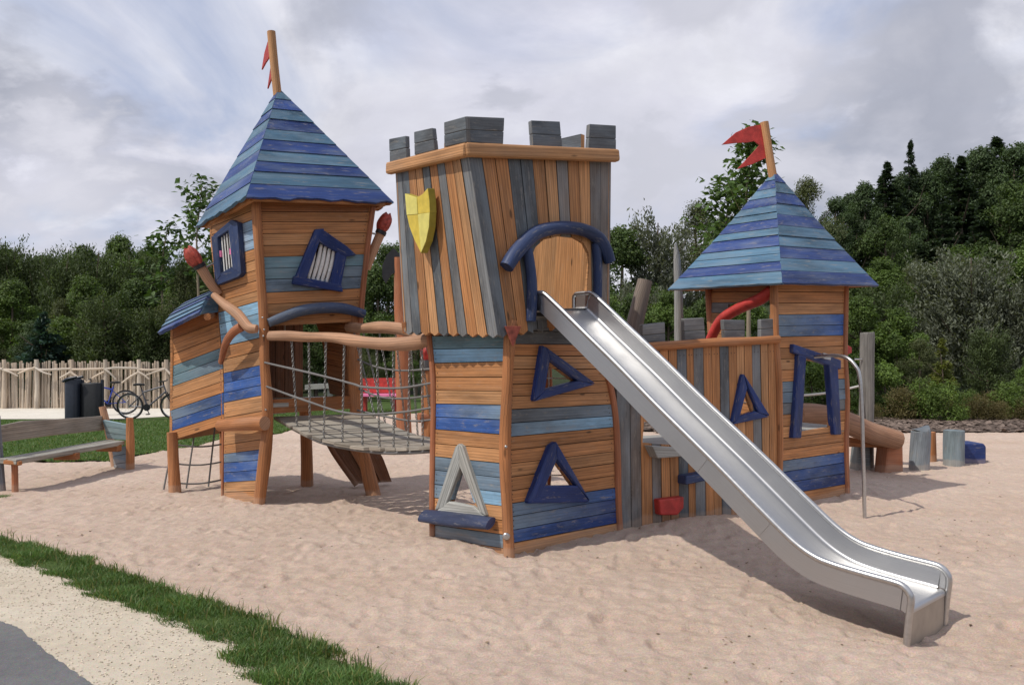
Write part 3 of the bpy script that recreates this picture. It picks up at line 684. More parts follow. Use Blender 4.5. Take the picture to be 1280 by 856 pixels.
for x, y in ((632.5, 557), (633, 668)): bolt(keep, P(x, y, 6.34)+Vector((0, -.06, 0)), Vector((0, -1, 0)), .012 if y < 600 else .03)
# triangular windows
frame_pieces('window_frame', keep, S_kr, [[(673, 431.5), (684, 439), (676, 489), (662.5, 500.5)], [(676, 433), (739.5, 480), (719.5, 478), (683, 450)], [(663, 501.5), (675.7, 487), (719, 475.7), (739.5, 481)]], .05, .075, 'db')
frame_pieces('window_frame', keep, S_kr, [[(683, 556), (691, 551), (691.5, 574), (670, 622), (655, 627)], [(690, 551), (733, 625.5), (721, 612), (691, 573)], [(655, 628.5), (672, 606.5), (717, 606), (733, 627)]], .05, .075, 'db')
frame_pieces('window_frame', keep, S_kl, [[(572.5, 558), (577, 553.5), (578, 585), (560, 634), (546.7, 637)], [(577, 553.5), (582, 557), (611, 644), (604, 640), (578, 582)], [(548, 638), (564, 626), (594, 631.5), (611, 645)]], .035, .06, 'pl', M_GREY, label='pale grey triangular window frame')
for S, ls in ((S_kr, [((697, 440), (697, 492)), ((670, 472), (725, 472))]), (S_kr, [((694, 565), (694, 612)), ((676, 595), (716, 595))])):
    rods('net_rope', keep, S, ls, -.10, .006, M_WROPE)
# blue shelf under the grey window
mb = MB(); n = S_kl.n(.5, .5)
a0, a1, b0, b1 = P(527, 640, 7.12)+n*.02, P(619, 653, 6.40)+n*.02, P(527, 653, 7.12), P(619, 657, 6.40)
dirl = (S_kl.R(.1)-S_kl.L(.1)).normalized()
pA = S_kl.at(539, 643, .075)-dirl*.02; pB = S_kl.at(622, 652, .075)
tube(mb, [pA, pA.lerp(pB, .5), pB], [.07, .076, .065], (.032, .042, .085), wob=.06, sq=.5, capcol=(.05, .07, .16)); mb.build('window_shelf', M_FRAME, keep)
# flared upper box
un = [P(622, 418, 6.2), P(603, 300, 6.16), P(585, 192, 6.12)]
ul = [P(505, 414, 7.0), P(499, 312, 7.03), P(494, 214, 7.06)]
ur = [P(762, 384, 6.95), P(763, 300, 6.95), P(764, 200, 6.95)]
ur[0] = P(762, 399, 6.95)
S_ul = Surf(ul, un); S_ur = Surf(un, ur)
mb = MB()
panel(mb, S_ul, ['g', 'dg', 'o', 'ol', 'dg', 'o', 'g', 'o', 'ol', 'gl'], 'v', inner='ol', drop=.03, nseg=4)
mb.build('upper_wall', WP, keep)
arch = [(665.5, 399.5), (664, 322), (669, 309), (680, 299.5), (700, 295), (718, 297), (730, 304), (736, 316), (737, 330), (731, 400)]
mb = MB()
panel(mb, S_ur, ['dg', 'o', 'o', 'dg', 'dg', 'o', 'ol', 'bg', 'o', 'ol', 'bg', 'bg'], 'v', inner='ol', drop=.03, nseg=4, holes=[arch])
mb.build('upper_wall', WP, keep)
def mk_back(La, Lb): return [La[i]+(Lb[i]-un[i]) for i in range(3)]
ub = mk_back(ul, ur)
mb = MB(); panel(mb, Surf(ur, ub), rep('ol', 11), 'v', inner='ol', th=.03); mb.build('upper_wall', WP, keep)
mb = MB(); panel(mb, Surf(ub, ul), rep('ol', 9), 'v', inner='ol', th=.03); mb.build('upper_wall', WP, keep)
mb = MB()
zf = 1.93
def inset(pts, z): 
    c = sum(pts, Vector())/len(pts); return [Vector((p.x+(c.x-p.x)*.03, p.y+(c.y-p.y)*.03, z)) for p in pts]
q = inset([un[0], ur[0], ub[0], ul[0]], zf); prism(mb, q, Vector((0, 0, 1)), .05, C['pl']); mb.build('platform', M_GREY, keep)
mb = MB()
for S, x0, x1 in ((S_kl, None, None),):
    pass
beam(mb, ub[0]+Vector((0, 0, .03)), ul[0]+Vector((0, 0, .03)), .07, .1, col=C['od'])
mb.build('floor_beam', M_WOOD, keep)
# top rail
for a, b in ((P(486, 211, 7.1), P(584, 187.5, 6.09)), (P(581, 187.5, 6.09), P(772, 195, 6.9))):
    n = (b-a).cross(Vector((0, 0, 1))).normalized(); mb = MB()
    k = 5; pr = None
    for i in range(k):
        f0, f1 = i/k, (i+1)/k
        sag = lambda f: Vector((0, 0, .012*math.sin(f*7)))
        pass
    beam(mb, a+n*.0, b+n*.0, .075, .105, col=C['ol']); o = mb.build('top_rail', M_LOG, keep, bevel=.02)
for a, b in ((ur[2], ub[2]), (ub[2], ul[2])):
    mb = MB(); beam(mb, a+Vector((0, 0, .03)), b+Vector((0, 0, .03)), .06, .09, col=C['ol']); mb.build('top_rail', M_LOG, keep, bevel=.012)
def merlon(parent, quads, S, off=.0, th=.045, c='dg'):
    mb = MB()
    for (bl, br, tr, tl) in quads:
        def lp(a, b, f): return (a[0]+(b[0]-a[0])*f, a[1]+(b[1]-a[1])*f)
        m0, m1 = lp(bl, tl, .48), lp(br, tr, .48); m2, m3 = lp(bl, tl, .488), lp(br, tr, .488)
        for k, pl in enumerate(([bl, br, m1, m0], [m2, m3, tr, tl])):
            plate(mb, S, pl, off+R_.uniform(0, .004), th, vary(cc(c), .15), 1, C['g'], smat=1)
    return mb
merlon(keep, [((487, 204), (508, 199), (507, 170), (486.5, 174))], S_ul).build('merlon', WP, keep, bevel=.006)
merlon(keep, [((518, 194), (543, 188), (540, 160), (517.5, 165))], S_ul).build('merlon', WP, keep, bevel=.006)
m1 = merlon(keep, [((555.5, 184), (583.5, 178), (582, 145.5), (555, 153))], S_ul, .0)
m2 = merlon(keep, [((584, 178), (629, 180.5), (630.5, 147.5), (582.5, 145.5))], S_ur, .0)
m1.V and None
off = len(m1.V); m1.V += m2.V; m1.F += [[i+off for i in f] for f in m2.F]; m1.UV += m2.UV; m1.C += m2.C; m1.M += m2.M; m1.S += m2.S
m1.build('merlon', WP, keep, bevel=.006)
merlon(keep, [((666, 184), (703, 186), (700, 152), (664, 150.5))], S_ur).build('merlon', WP, keep, bevel=.006)
merlon(keep, [((735, 188), (770, 190), (770, 157), (737, 155))], S_ur).build('merlon', WP, keep, bevel=.006)
for (S, u0, u1) in ((Surf(ub, ul), .05, .28), (Surf(ub, ul), .42, .66), (Surf(ur, ub), .3, .55), (Surf(ur, ub), .72, .97)):
    mb = MB(); n = S.n(.5, .9); a, b = S(u0, 1.05), S(u1, 1.05)
    h = Vector((0, 0, .2)); prism(mb, [a, b, b+h, a+h], n, .045, C['dg'], 1, None, C['ol'], 0); mb.build('merlon', WP, keep)
# arch moulding over the doorway
ap_ = [(629, 335), (640, 318), (662, 295), (684, 287), (706, 285.5), (727, 289), (743, 298), (752, 312), (758, 328)]
one_tube('arch_moulding', M_FRAME, keep, [S_ur.at(x, y, .045) for x, y in ap_], [.056, .059, .059, .056, .054, .054, .057, .056, .05], C['nv'], n=34, wob=.03, seg=14)
one_tube('door_jamb', M_FRAME, keep, [S_ur.at(x, y, .03) for x, y in ((656, 312), (661, 345), (662, 375), (661, 402))], [.045, .042, .044, .04], C['nv'], n=16, wob=.05)
one_tube('door_jamb', M_FRAME, keep, [S_ur.at(x, y, .02) for x, y in ((743, 305), (745, 335), (745, 372))], [.04, .042, .04], C['nv'], n=14, wob=.05)
# red pennant under the corner
mb = MB(); plate(mb, S_ur, [(629, 408), (649, 408), (639, 433)], .03, .02, (.5, .04, .03)); mb.build('red_point', M_REDF, keep, bevel=.004)
# shield with four quarters
mb = MB()
sc = (535, 268.5)
quart = [([(519, 243), (527, 245.5), (534, 247.5), (535, 268.5), (521, 270)], 1), ([(534, 247.5), (541, 243), (547.5, 235.5), (549.5, 252), (550, 266), (535, 268.5)], 0),
         ([(521, 270), (535, 268.5), (538.5, 317), (530, 300), (524, 284)], 0), ([(535, 268.5), (550, 266), (549, 284), (545, 302), (538.5, 317)], 1)]
sh = bpy.data.objects
mats = [M_YELL, M_YELD, M_YELS]
for poly, k in quart:
    plate(mb, S_ul, poly, .10+.003*k, .07, (1, 1, 1), k, None, smat=2)
mb.build('shield', mats, keep, bevel=.004)

# ================================================================== CASTLE WALL between keep and right tower
wall = thing('palisade_wall', (1.9, 7.9, 0), 'low wall of upright brown and grey boards with four grey battlements behind the slide', 'play wall')
wl = [P(773, 676, 7.28), P(770, 437, 7.28)]; wr = [P(973, 650, 8.3), P(969, 429, 8.3)]
S_w = Surf(wl, wr)
mb = MB()
panel(mb, S_w, [(1.4, 'g'), (1.1, 'bg'), (1.2, 'o'), (1, 'bg'), 'o', 'o', (1.1, 'dg'), (.8, 'o'), (1.2, 'g'), 'o', 'o', (1.1, 'dg'), 'o', 'ol', 'o', (1.1, 'g'), 'ol', 'o'], 'v', nseg=3, ends=.01,
      holes=[[(805, 527), (850, 527), (850, 557), (803, 553)], [(930, 484.6), (940, 513.6), (921, 521)]])
mb.build('wall', WP, wall)
one_tube('top_rail', M_LOG, wall, [S_w.at(x, y, .02) for x, y in ((772, 437), (815, 433.5), (850, 431), (890, 428), (930, 426.5), (971, 424))], .042, C['log'], n=24, wob=.08)
for q in ([(803, 432), (832, 430), (831, 402.5), (803, 405.5)], [(856, 428.5), (882, 427), (880, 397), (855, 398)], [(906, 425), (931, 423.5), (931, 400), (904, 399.5)], [(951, 423), (971, 421), (970, 398), (951, 399)]):
    mb = merlon(wall, [q], S_w, .0, .05, 'g'); mb.build('merlon', WP, wall, bevel=.008)
frame_pieces('window_frame', wall, S_w, [[(924, 469), (926.5, 467), (931, 485), (921, 523), (911.5, 529)], [(926.5, 467), (959, 519.5), (945, 516), (931, 482)], [(912, 530.5), (921, 520), (941, 513.5), (959, 520.5)]], .04, .06, 'db')
rods('net_rope', wall, S_w, [((931, 480), (931, 525)), ((918, 506), (945, 503))], -.10, .006, M_WROPE)
# sill, steps
mb = MB(); n = S_w.n()
def block(poly, off, th, col, name, mat=M_FRAME, bevel=.012):
    mb = MB(); plate(mb, S_w, poly, off, th, cc(col)); return mb.build(name, mat, wall, bevel=bevel)
block([(805, 556), (852, 559), (852, 568), (812, 571)], .12, .13, 'pl', 'window_sill', M_GREY, .008)
block([(847, 593), (876, 588), (876, 598), (847, 604)], .12, .14, 'nv', 'climbing_step')
block([(817, 623), (848, 619), (848, 633), (840, 642), (819, 642)], .08, .10, (0.5, .045, .035), 'climbing_step', M_RED)
one_tube('post', M_LOG, wall, [P(788, 470, 8.2), P(792, 415, 8.2), P(798, 385, 8.2), P(806, 350, 8.2)], [.08, .085, .085, .075], C['bg'], n=14, wob=.06, capcol=C['logp'])
mb = MB(); prism(mb, [Vector((1.15, 7.75, .72)), Vector((2.6, 8.55, .72)), Vector((2.2, 9.3, .72)), Vector((.75, 8.5, .72))], Vector((0, 0, 1)), .05, C['pl']); mb.build('platform', M_GREY, wall)

# ================================================================== RIGHT TOWER
rt = thing('play_tower', (3.2, 9.2, 0), 'small right-hand tower with striped blue roof, swallow-tailed red flag and open window', 'play tower')
rn = [P(971, 648, 8.33), P(974, 560, 8.33), P(973, 480, 8.33), P(969, 420, 8.33), P(967, 350, 8.33)]
rr_ = [P(1059, 632, 9.15), P(1056, 560, 9.15), P(1058, 500, 9.15), P(1055, 430, 9.15), P(1057, 352, 9.15)]
rl = [Vector((2.33, 9.25, 0)), P(886, 352, 9.25)]
rbk = [Vector((3.40, 10.1, 0)), Vector((3.40, 10.1, 2.5))]
S_rf = Surf(rn, rr_)
win = [(1002.5, 448.6), (1033, 454.6), (1037.5, 533.6), (996.5, 540)]
mb = MB()
panel(mb, S_rf, ['o', 'o', 'ol', ('gb', 'b'), ('gb', 'b'), 'o', 'o', 'ol', 'o', 'gb', 'gb', 'g', 'o', 'ol', 'o', 'o', ('gb', 'b'), 'b', ('b', 'db'), 'o', 'ol'], holes=[win], nseg=5)
mb.build('wall', WP, rt)
S_rl = Surf([rl[0], P(886, 470, 9.25), rl[1]], [rn[0], rn[2], rn[4]])
mb = MB()
panel(mb, S_rl, ['od', 'o', 'g', 'o', 'o', 'o']+rep('o', 14), holes=[[(910, 380), (962, 372), (962, 448), (912, 446)]], nseg=3); mb.build('wall', WP, rt)
one_tube('corner_post', M_LOG, rt, [p+Vector((-.005, -.01, 0)) for p in rn], .042, C['log'], n=22)
one_tube('corner_post', M_LOG, rt, [p+Vector((.01, .01, 0)) for p in rr_], .036, C['logr'], n=22, wob=.1)
one_tube('corner_post', M_LOG, rt, [rl[0]-Vector((0, 0, .1)), rl[0].lerp(rl[1], .5)+Vector((.03, 0, 0)), rl[1]], .045, C['logr'], n=16)
one_tube('corner_post', M_LOG, rt, [rbk[0]-Vector((0, 0, .1)), rbk[1]], .045, C['pl'], n=12)
mb = MB(); prism(mb, [Vector((p.x*.97+3.1*.03, p.y*.97+9.2*.03, .80)) for p in (rn[0], rr_[0], rbk[0], rl[0])], Vector((0, 0, 1)), .05, C['pl']); mb.build('platform', M_GREY, rt)
frame_pieces('window_frame', rt, S_rf, [[(987, 441), (987, 430), (1046.5, 450), (1046.5, 462)], [(993.4, 443), (1002.8, 446), (996.5, 547), (986, 547)], [(1031, 453), (1042.6, 457.7), (1047, 542.7), (1038, 542.7)]], .05, .075, 'db')
one_tube('red_beam', M_RED, rt, [P(888, 424, 8.95), P(902, 400, 8.85), P(925, 385, 8.7), P(950, 374, 8.5), P(966, 362, 8.4)], [.07, .08, .085, .085, .08], (.5, .04, .03), n=20, sq=.7)
mb = MB(); plate(mb, S_rf, [(1059, 430), (1066, 434), (1066, 441), (1059, 444)], -.01, .05, (.5, .04, .03)); mb.build('red_hold', M_RED, rt, bevel=.006)
def roof(parent, N_, R__, B_, L_, A_, cf, cl, bell=.0, lapv=.006, wavy=.008, over=None):
    mb = MB(); c4 = (N_+R__+B_+L_)/4
    def edge(e):
        m = e.lerp(A_, .5); m = m+(Vector((c4.x, c4.y, m.z))-m)*bell; return [e, m, A_]
    for a, b, cols in ((N_, R__, cf), (R__, B_, cl), (B_, L_, cf), (L_, N_, cl)):
        panel(mb, Surf(edge(a), edge(b)), cols, 'h', th=.025, gap=.002, lap=lapv, wavy=wavy, hi=.985, nseg=3, inner='o', jit=.004, va=.16)
    return mb.build('roof', WP, parent)
RN, RR, RL = P(978, 354, 8.0), P(1098, 357, 9.1), P(835, 362, 9.4); RB = RR+RL-RN
RA = P(968, 213, 9.25)
roof(rt, RN, RR, RB, RL, RA, ['rb', 'rt', 'rb', 'rt', 'rb', (.9, 'rt'), (.9, 'rt'), 'rb', 'rt', 'rb'], ['rt', 'rb', 'rt', 'rb', (.8, 'rt'), (.8, 'rt'), 'rb', (.8, 'rt'), (1.2, 'rb'), (.8, 'rt'), (.8, 'rt'), 'rb', (1.2, 'rt')], bell=.05, wavy=.004)
mb = MB()
cen = (RN+RR+RB+RL)/4
for a, b in ((RN, RR), (RR, RB), (RB, RL), (RL, RN)):
    i0, i1 = a.lerp(cen, .12)+Vector((0, 0, .03)), b.lerp(cen, .12)+Vector((0, 0, .03)); beam(mb, i0, i1, .05, .07, col=C['o'])
mb.build('eaves_beam', M_WOOD, rt)
def flag(parent, base, top, outline, d, up, col=(.5, .04, .03)):
    pole = one_tube('flagpole', M_LOG, parent, [base, base.lerp(top, .5), top], .048, C['ol'], n=10, wob=.05, capcol=C['logp'])
    mb = MB(); n = d.cross(up).normalized()
    prism(mb, [top+d*x+up*y for x, y in outline], n, .018, col, 0, d)
    f = mb.build('pennant', M_RED, pole, parent['_o'], bevel=.003)
fb, ft = P(966, 222, 9.25), P(955, 153, 9.25)
sc_ = 9.25/F
OUT = [(x*sc_, y*sc_) for x, y in [(-4, -3), (-20, -6), (-38, -14), (-58, -30), (-38, -27), (-24, -26), (-15, -24), (-9, -29), (-22, -42), (-41, -60), (-20, -53), (0, -44)]]
flag(rt, fb, ft, OUT, Vector((1, .12, 0)).normalized(), Vector((-.1, 0, 1)).normalized())

# ================================================================== LEFT TOWER
lt = thing('play_tower', (-2.6, 9.2, 0), 'tall left tower with barred windows, steep striped blue roof and blue-roofed lean-to hut', 'play tower')
ln = [P(322, 640, 8.56), P(330, 573, 8.56), P(334, 517, 8.56), P(330, 453, 8.56), P(329, 405, 8.56), P(326, 358, 8.56), P(322.6, 309, 8.54), P(319, 250, 8.5)]
ll = [P(280, 640, 9.15), P(280, 585, 9.15), P(280, 539, 9.15), P(279.5, 460, 9.13), P(274, 400, 9.12), P(268, 345, 9.1), P(263, 300, 9.15), P(261, 275, 9.15)]
S_ll = Surf(ll, ln)
WL = [(277, 298), (292, 288), (297, 334.5), (281.5, 343)]
mb = MB()
panel(mb, S_ll, [(20, 'o'), (11, 'lb'), (11, 'lb'), (12, 'lb'), 'X'] if 0 else
      [(11, 'o'), (11, 'o'), (12, ('o', 'lb')), (12, ('ol', 'lb')), (12, ('o', 'lb')), (13, 'o'), (13, 'ol'), (13, 'o'), (13, 'o'), (13, 'ol'), (15, 'lb'), (15, 'lb'), (16, 'lb'), (17, 'o'), (17, 'ol'), (13, 'b'), (12, 'b'), (12, 'b'), (19, 'ol'), (18, 'o'), (18, 'ol'), (13, 'o'), (13, ('gb', 'b')), (13, 'b'), (13, 'b'), (13, 'ol'), (13, 'o'), (13, 'ol')],
      holes=[WL], nseg=5)
mb.build('wall', WP, lt)
hr = [P(449, 402, 9.25), P(456, 330, 9.22), P(466, 252, 9.2)]
S_hf = Surf([P(329, 408, 8.56), P(325, 345, 8.55), P(319, 250, 8.5)], hr)
WF = [(395.7, 301), (421, 312.6), (412.6, 350.4), (381, 346)]
mb = MB()
panel(mb, S_hf, [(14, 'od'), (12, 'o'), (14, 'o'), (14, 'ol'), (14, 'o'), (15, 'tg'), (14, ('tg', 'gb')), (15, 'gb'), (15, 'o'), (15, 'ol'), (14, 'o')], holes=[WF], nseg=6); mb.build('wall', WP, lt)
lb0 = Vector((-2.4, 10.1, 0)); hb = [Vector((-2.4, 10.1, 2.05)), Vector((-2.4, 10.2, 3.3))]
mb = MB(); panel(mb, Surf([hr[0], hr[2]], hb), rep('o', 11)); mb.build('wall', WP, lt)
mb = MB(); panel(mb, Surf(hb, [P(274, 400, 9.12), P(261, 272, 9.15)]), rep('o', 11)); mb.build('wall', WP, lt)
def slab(name, pts, z, th, col, mat, parent):
    mb = MB(); prism(mb, [Vector((p.x, p.y, z)) for p in pts], Vector((0, 0, 1)), th, cc(col)); return mb.build(name, mat, parent)
ffr = P(444, 500, 9.25)
slab('ceiling', [ln[4], hr[0], lb0, ll[4]], 2.06, .05, 'od', M_WOOD, lt)
slab('platform', [ln[2]+Vector((.03, .03, 0)), ffr, lb0, ll[2]+Vector((.05, .03, 0))], 1.10, .045, 'pl', M_GREY, lt)
mb = MB(); beam(mb, P(337, 508, 8.62), P(444, 502, 9.25), .06, .15, col=C['od']); mb.build('floor_beam', M_WOOD, lt)
# dark inner boards seen through the open storey
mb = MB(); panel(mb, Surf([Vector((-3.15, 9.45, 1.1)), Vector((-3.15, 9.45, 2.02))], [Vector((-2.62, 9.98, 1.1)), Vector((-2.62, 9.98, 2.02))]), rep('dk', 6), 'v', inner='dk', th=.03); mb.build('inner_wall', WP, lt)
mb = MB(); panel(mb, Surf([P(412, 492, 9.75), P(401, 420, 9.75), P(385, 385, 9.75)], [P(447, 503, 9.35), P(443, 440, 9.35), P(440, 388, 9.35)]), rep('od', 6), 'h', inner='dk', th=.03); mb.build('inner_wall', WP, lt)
one_tube('pale_rod', M_PIPE, lt, [P(356, 425, 9.6), P(355.5, 394, 9.6)], .012, (.6, .6, .6), wob=0, seg=8)
# posts
one_tube('corner_post', M_LOG, lt, [p+Vector((.01, -.012, 0)) for p in ln], [.062, .068, .06, .052, .05, .048, .05, .05], C['log'], n=44, wob=.05)
one_tube('corner_post', M_LOG, lt, [p+Vector((.01, 0, 0)) for p in (hr[0]+Vector((0, 0, -.04)), hr[1], hr[2])], .032, C['logr'], n=16)
one_tube('corner_post', M_LOG, lt, [P(469, 626, 9.15), P(460, 590, 9.18), P(449, 540, 9.22), P(444, 480, 9.25), P(441, 390, 9.25)], [.085, .08, .065, .085, .07], C['log'], n=24, wob=.06)
one_tube('corner_post', M_LOG, lt, [P(384, 615, 9.83), P(383, 560, 9.83), P(381, 500, 9.83)], [.078, .072, .07], C['log'], n=14)
one_tube('corner_post', M_LOG, lt, [P(278, 640, 9.2), P(279, 540, 9.2), P(275, 400, 9.2)], .02, C['logr'], n=14)
for x, y in ((329, 397), (330, 420), (333, 512), (331, 412)): bolt(lt, P(x, y, 8.5)+Vector((0, -.02, 0)), Vector((0, -1, 0)), .01)
# roof
LN, LR, LL = P(308, 246, 8.2), P(492, 253, 9.2), P(245, 284, 9.3); LB = LR+LL-LN; LA = P(348, 110, 9.25)
roof(lt, LN, LR, LB, LL, LA, ['rt', 'rb', 'rt', 'rb', 'rt', 'rb', 'rt', (.9, 'rb'), (1.1, 'rt'), (1.1, 'rb')], ['rb', 'rt', 'rb', 'rt', 'rb', 'rt', 'rb', 'rt', 'rb', (1.2, 'rt')], wavy=.022)
mb = MB(); cen = (LN+LR+LB+LL)/4
for a, b in ((LN, LR), (LR, LB), (LB, LL), (LL, LN)):
    beam(mb, a.lerp(cen, .1)+Vector((0, 0, .02)), b.lerp(cen, .1)+Vector((0, 0, .02)), .05, .09, col=C['o'])
mb.build('eaves_beam', M_WOOD, lt)
flag(lt, P(347, 120, 9.25), P(339, 40, 9.25), OUT, Vector((.53, -.85, 0)).normalized(), Vector((-.1, 0, 1)).normalized())
# windows
frame_pieces('window_frame', lt, S_hf, [[(392.6, 287), (404, 286), (380, 353.6), (365, 353.6)], [(398, 289), (403, 288), (432, 308), (444, 319), (430, 321.5), (397, 303)], [(420, 312), (432, 318), (424, 360), (410, 358)], [(366, 345), (425, 355.7), (427, 365), (364, 355.7)]], .05, .07, 'db')
for k in range(5):
    a = (397+k*5.2+(-2 if k == 0 else 0), 304+k*2.4); b = (385+k*5.8, 347.5+k*.7)
    one_tube('window_bar', M_WHITE, lt, [S_hf.at(a[0], a[1]-2, -.012), S_hf.at((a[0]+b[0])/2+1, (a[1]+b[1])/2, -.006), S_hf.at(b[0], b[1]+3, -.012)], [.019, .024, .02], (.7, .7, .68), n=8, seg=8, wob=0)
frame_pieces('window_frame', lt, S_ll, [[(271, 297), (274, 293), (295, 275), (303, 279), (292, 288), (277, 298), (278, 300)], [(291.5, 284), (303, 278), (307.7, 342), (297, 336)], [(297, 333), (308, 341), (304, 346), (278, 356), (275, 352), (281, 342)], [(270.5, 296), (278, 296.5), (282, 344), (275, 353)]], .06, .085, 'nv', bevel=.018)
for k in range(5):
    a = (279.5+k*3.1, 297-k*2.3); b = (283.3+k*3.2, 343-k*2.0)
    one_tube('window_bar', M_WHITE, lt, [S_ll.at(*a, .02), S_ll.at(*b, .02)], .010, (.7, .7, .68), seg=8, wob=0, smoothpts=False)
for x, y in ((279, 318), (293.5, 314.5)):
    mb = MB(); plate(mb, S_ll, [(x-1.6, y-3.5), (x+1.6, y-4.2), (x+1.6, y+3.5), (x-1.6, y+4.2)], .05, .03, (.7, .25, .2)); mb.build('window_hinge', M_PINK, lt)
# curved blue lintel over the open storey
one_tube('door_lintel', M_FRAME, lt, [S_hf.at(x, y, .06) for x, y in ((333, 404), (350, 397), (372, 389), (397, 385), (425, 385), (452, 392))], [.045, .055, .06, .062, .06, .05], (.12, .15, .19), n=24, col2=C['nv'], wob=.05)
# torches, branches, log step
def torch(parent, a, m, b, rod0, rod1, r):
    h = one_tube('torch', M_LOG, parent, [a, m, b], [r*.95, r, r*1.02], C['logp'], n=12, wob=.07)
    d = (b-m).normalized()
    mb = MB(); tube(mb, [b-d*.02, b+d*.025], r*1.28, (.03, .03, .03), n=2, wob=0, smoothpts=False); mb.build('collar', M_BLACK, h, parent['_o'])
    s = d.orthogonal().normalized(); t_ = d.cross(s); mb = MB()
    tube(mb, [b+d*.02, b+d*.07, b+d*.13, b+d*.19, b+d*.235], [r*.9, r*1.3, r*1.42, r*1.25, r*.7], (.5, .05, .03), n=12, wob=.1, seg=12)
    for k in range(3):
        an = k*2.1+.5; o = s*math.cos(an)+t_*math.sin(an)
        tube(mb, [b+d*.03+o*r*1.0, b+d*.10+o*r*1.35, b+d*.19+o*r*1.05, b+d*.25+o*r*.55], [r*.36, r*.46, r*.42, r*.2], (.5, .05, .03), n=10, wob=.1, seg=8)
    mb.build('flame', M_REDT, h, parent['_o'])
    one_tube('rod', M_PIPE, parent, [rod0, rod1], .012, (.6, .6, .6), wob=0, seg=8, smoothpts=False)
torch(lt, P(274, 368, 9.05), P(262, 352, 9.0), P(250, 333, 8.95), P(256, 335, 8.97), P(272, 327, 9.1), .055)
torch(lt, P(458, 336, 9.3), P(466, 315, 9.32), P(476, 291, 9.34), P(474, 294, 9.33), P(460, 290, 9.25), .05)
one_tube('branch', M_LOG, lt, [P(267, 369, 8.85), P(281, 381, 8.75), P(298, 394, 8.6), P(311, 409, 8.5), P(321, 411, 8.48)], [.038, .05, .055, .052, .045], C['logp'], n=22, wob=.09)
one_tube('branch', M_LOG, lt, [P(302, 408, 8.55), P(291, 416, 8.62), P(282, 430, 8.75), P(276, 453, 8.95)], [.05, .046, .04, .03], C['logr'], n=18, wob=.08)
one_tube('log_step', M_LOG, lt, [P(276, 532, 8.9), P(300, 530, 8.62), P(331, 529, 8.42)], [.068, .072, .076], C['log'], n=14, wob=.05, capcol=C['logp'])
# lean-to hut
S_an = Surf([P(212, 551, 9.45), P(213, 500, 9.45), P(216, 450, 9.45), P(213, 408, 9.45)], [P(279.5, 530, 9.17), P(279, 470, 9.17), P(275, 425, 9.17), P(273, 385, 9.17)])
mb = MB()
panel(mb, S_an, [(18, 'od'), (20, 'o'), (16, 'o'), (14, 'tg'), (14, ('tg', 'gb')), (16, 'ol'), (16, 'o'), (14, ('gb', 'b')), (14, 'b'), (13, 'o')], nseg=4); mb.build('annex_wall', WP, lt)  # top board: shade below the roof put into a darker tint
anb = [Vector((-3.75, 10.35, .62)), Vector((-3.75, 10.35, 1.75))]
mb = MB(); panel(mb, Surf(anb, [P(212, 551, 9.45), P(213, 408, 9.45)]), rep('o', 9)); mb.build('annex_wall', WP, lt)
slab('annex_floor', [P(216, 551, 9.55), P(278, 530, 9.3), Vector((-2.9, 10.2, 0)), anb[0]], .92, .04, 'pl', M_GREY, lt)
one_tube('leg', M_LOG, lt, [P(219, 622, 9.42), P(217, 580, 9.42), P(215, 540, 9.42)], [.075, .066, .062], C['log'], n=12)
one_tube('leg', M_LOG, lt, [Vector((-3.72, 10.3, -.1)), Vector((-3.72, 10.3, .8))], .06, C['log'], n=8)
e0, e1 = P(197, 417, 9.25), P(249, 391, 8.85)          # eave ends; the roof bows up to the tower wall behind
r0, r1 = P(232, 377.5, 10.2), P(272, 360, 9.05)
mb = MB()
panel(mb, Surf([e0, e0.lerp(r0, .5)+Vector((0, 0, .05)), r0], [e1, e1.lerp(r1, .5)+Vector((0, 0, .06)), r1]), ['rb', 'rt', 'rb', 'rt', (.9, 'rt'), 'rb'], th=.03, lap=.012, wavy=.014, nseg=5)
mb.build('annex_roof', WP, lt)
mb = MB(); prism(mb, [P(250, 393, 8.84), P(273, 390, 9.08), P(272, 361, 9.06), P(262, 371, 8.97)], Vector((.6, -.8, 0)), .03, C['rt']); mb.build('annex_gable', M_PAINT, lt)
one_tube('rafter', M_LOG, lt, [P(259, 396, 8.9), P(266, 394, 9.2)], .04, C['log'], n=4)
# climbing net under the lean-to
net = thing('climbing_net', (-3.9, 10, 0), 'rope climbing net hanging below the lean-to hut at far left', 'climbing net')
def npt(u, v): return Vector((-4.12+.62*u, 9.75+.3*u+.25*(1-v)*-1, .02+.72*v))
for u in (0, .33, .66, 1.0): one_tube('net_rope', M_ROPE, net, [npt(u+.1*(1-v)*(u-.5), v) for v in (0, .35, .7, 1)], .011, (.2, .2, .19), wob=.1, seg=6)
for v in (.12, .42, .72): one_tube('net_rope', M_ROPE, net, [npt(u, v-.06*math.sin(u*3.14)) for u in (0, .25, .5, .75, 1)], .011, (.2, .2, .19), wob=.1, seg=6)

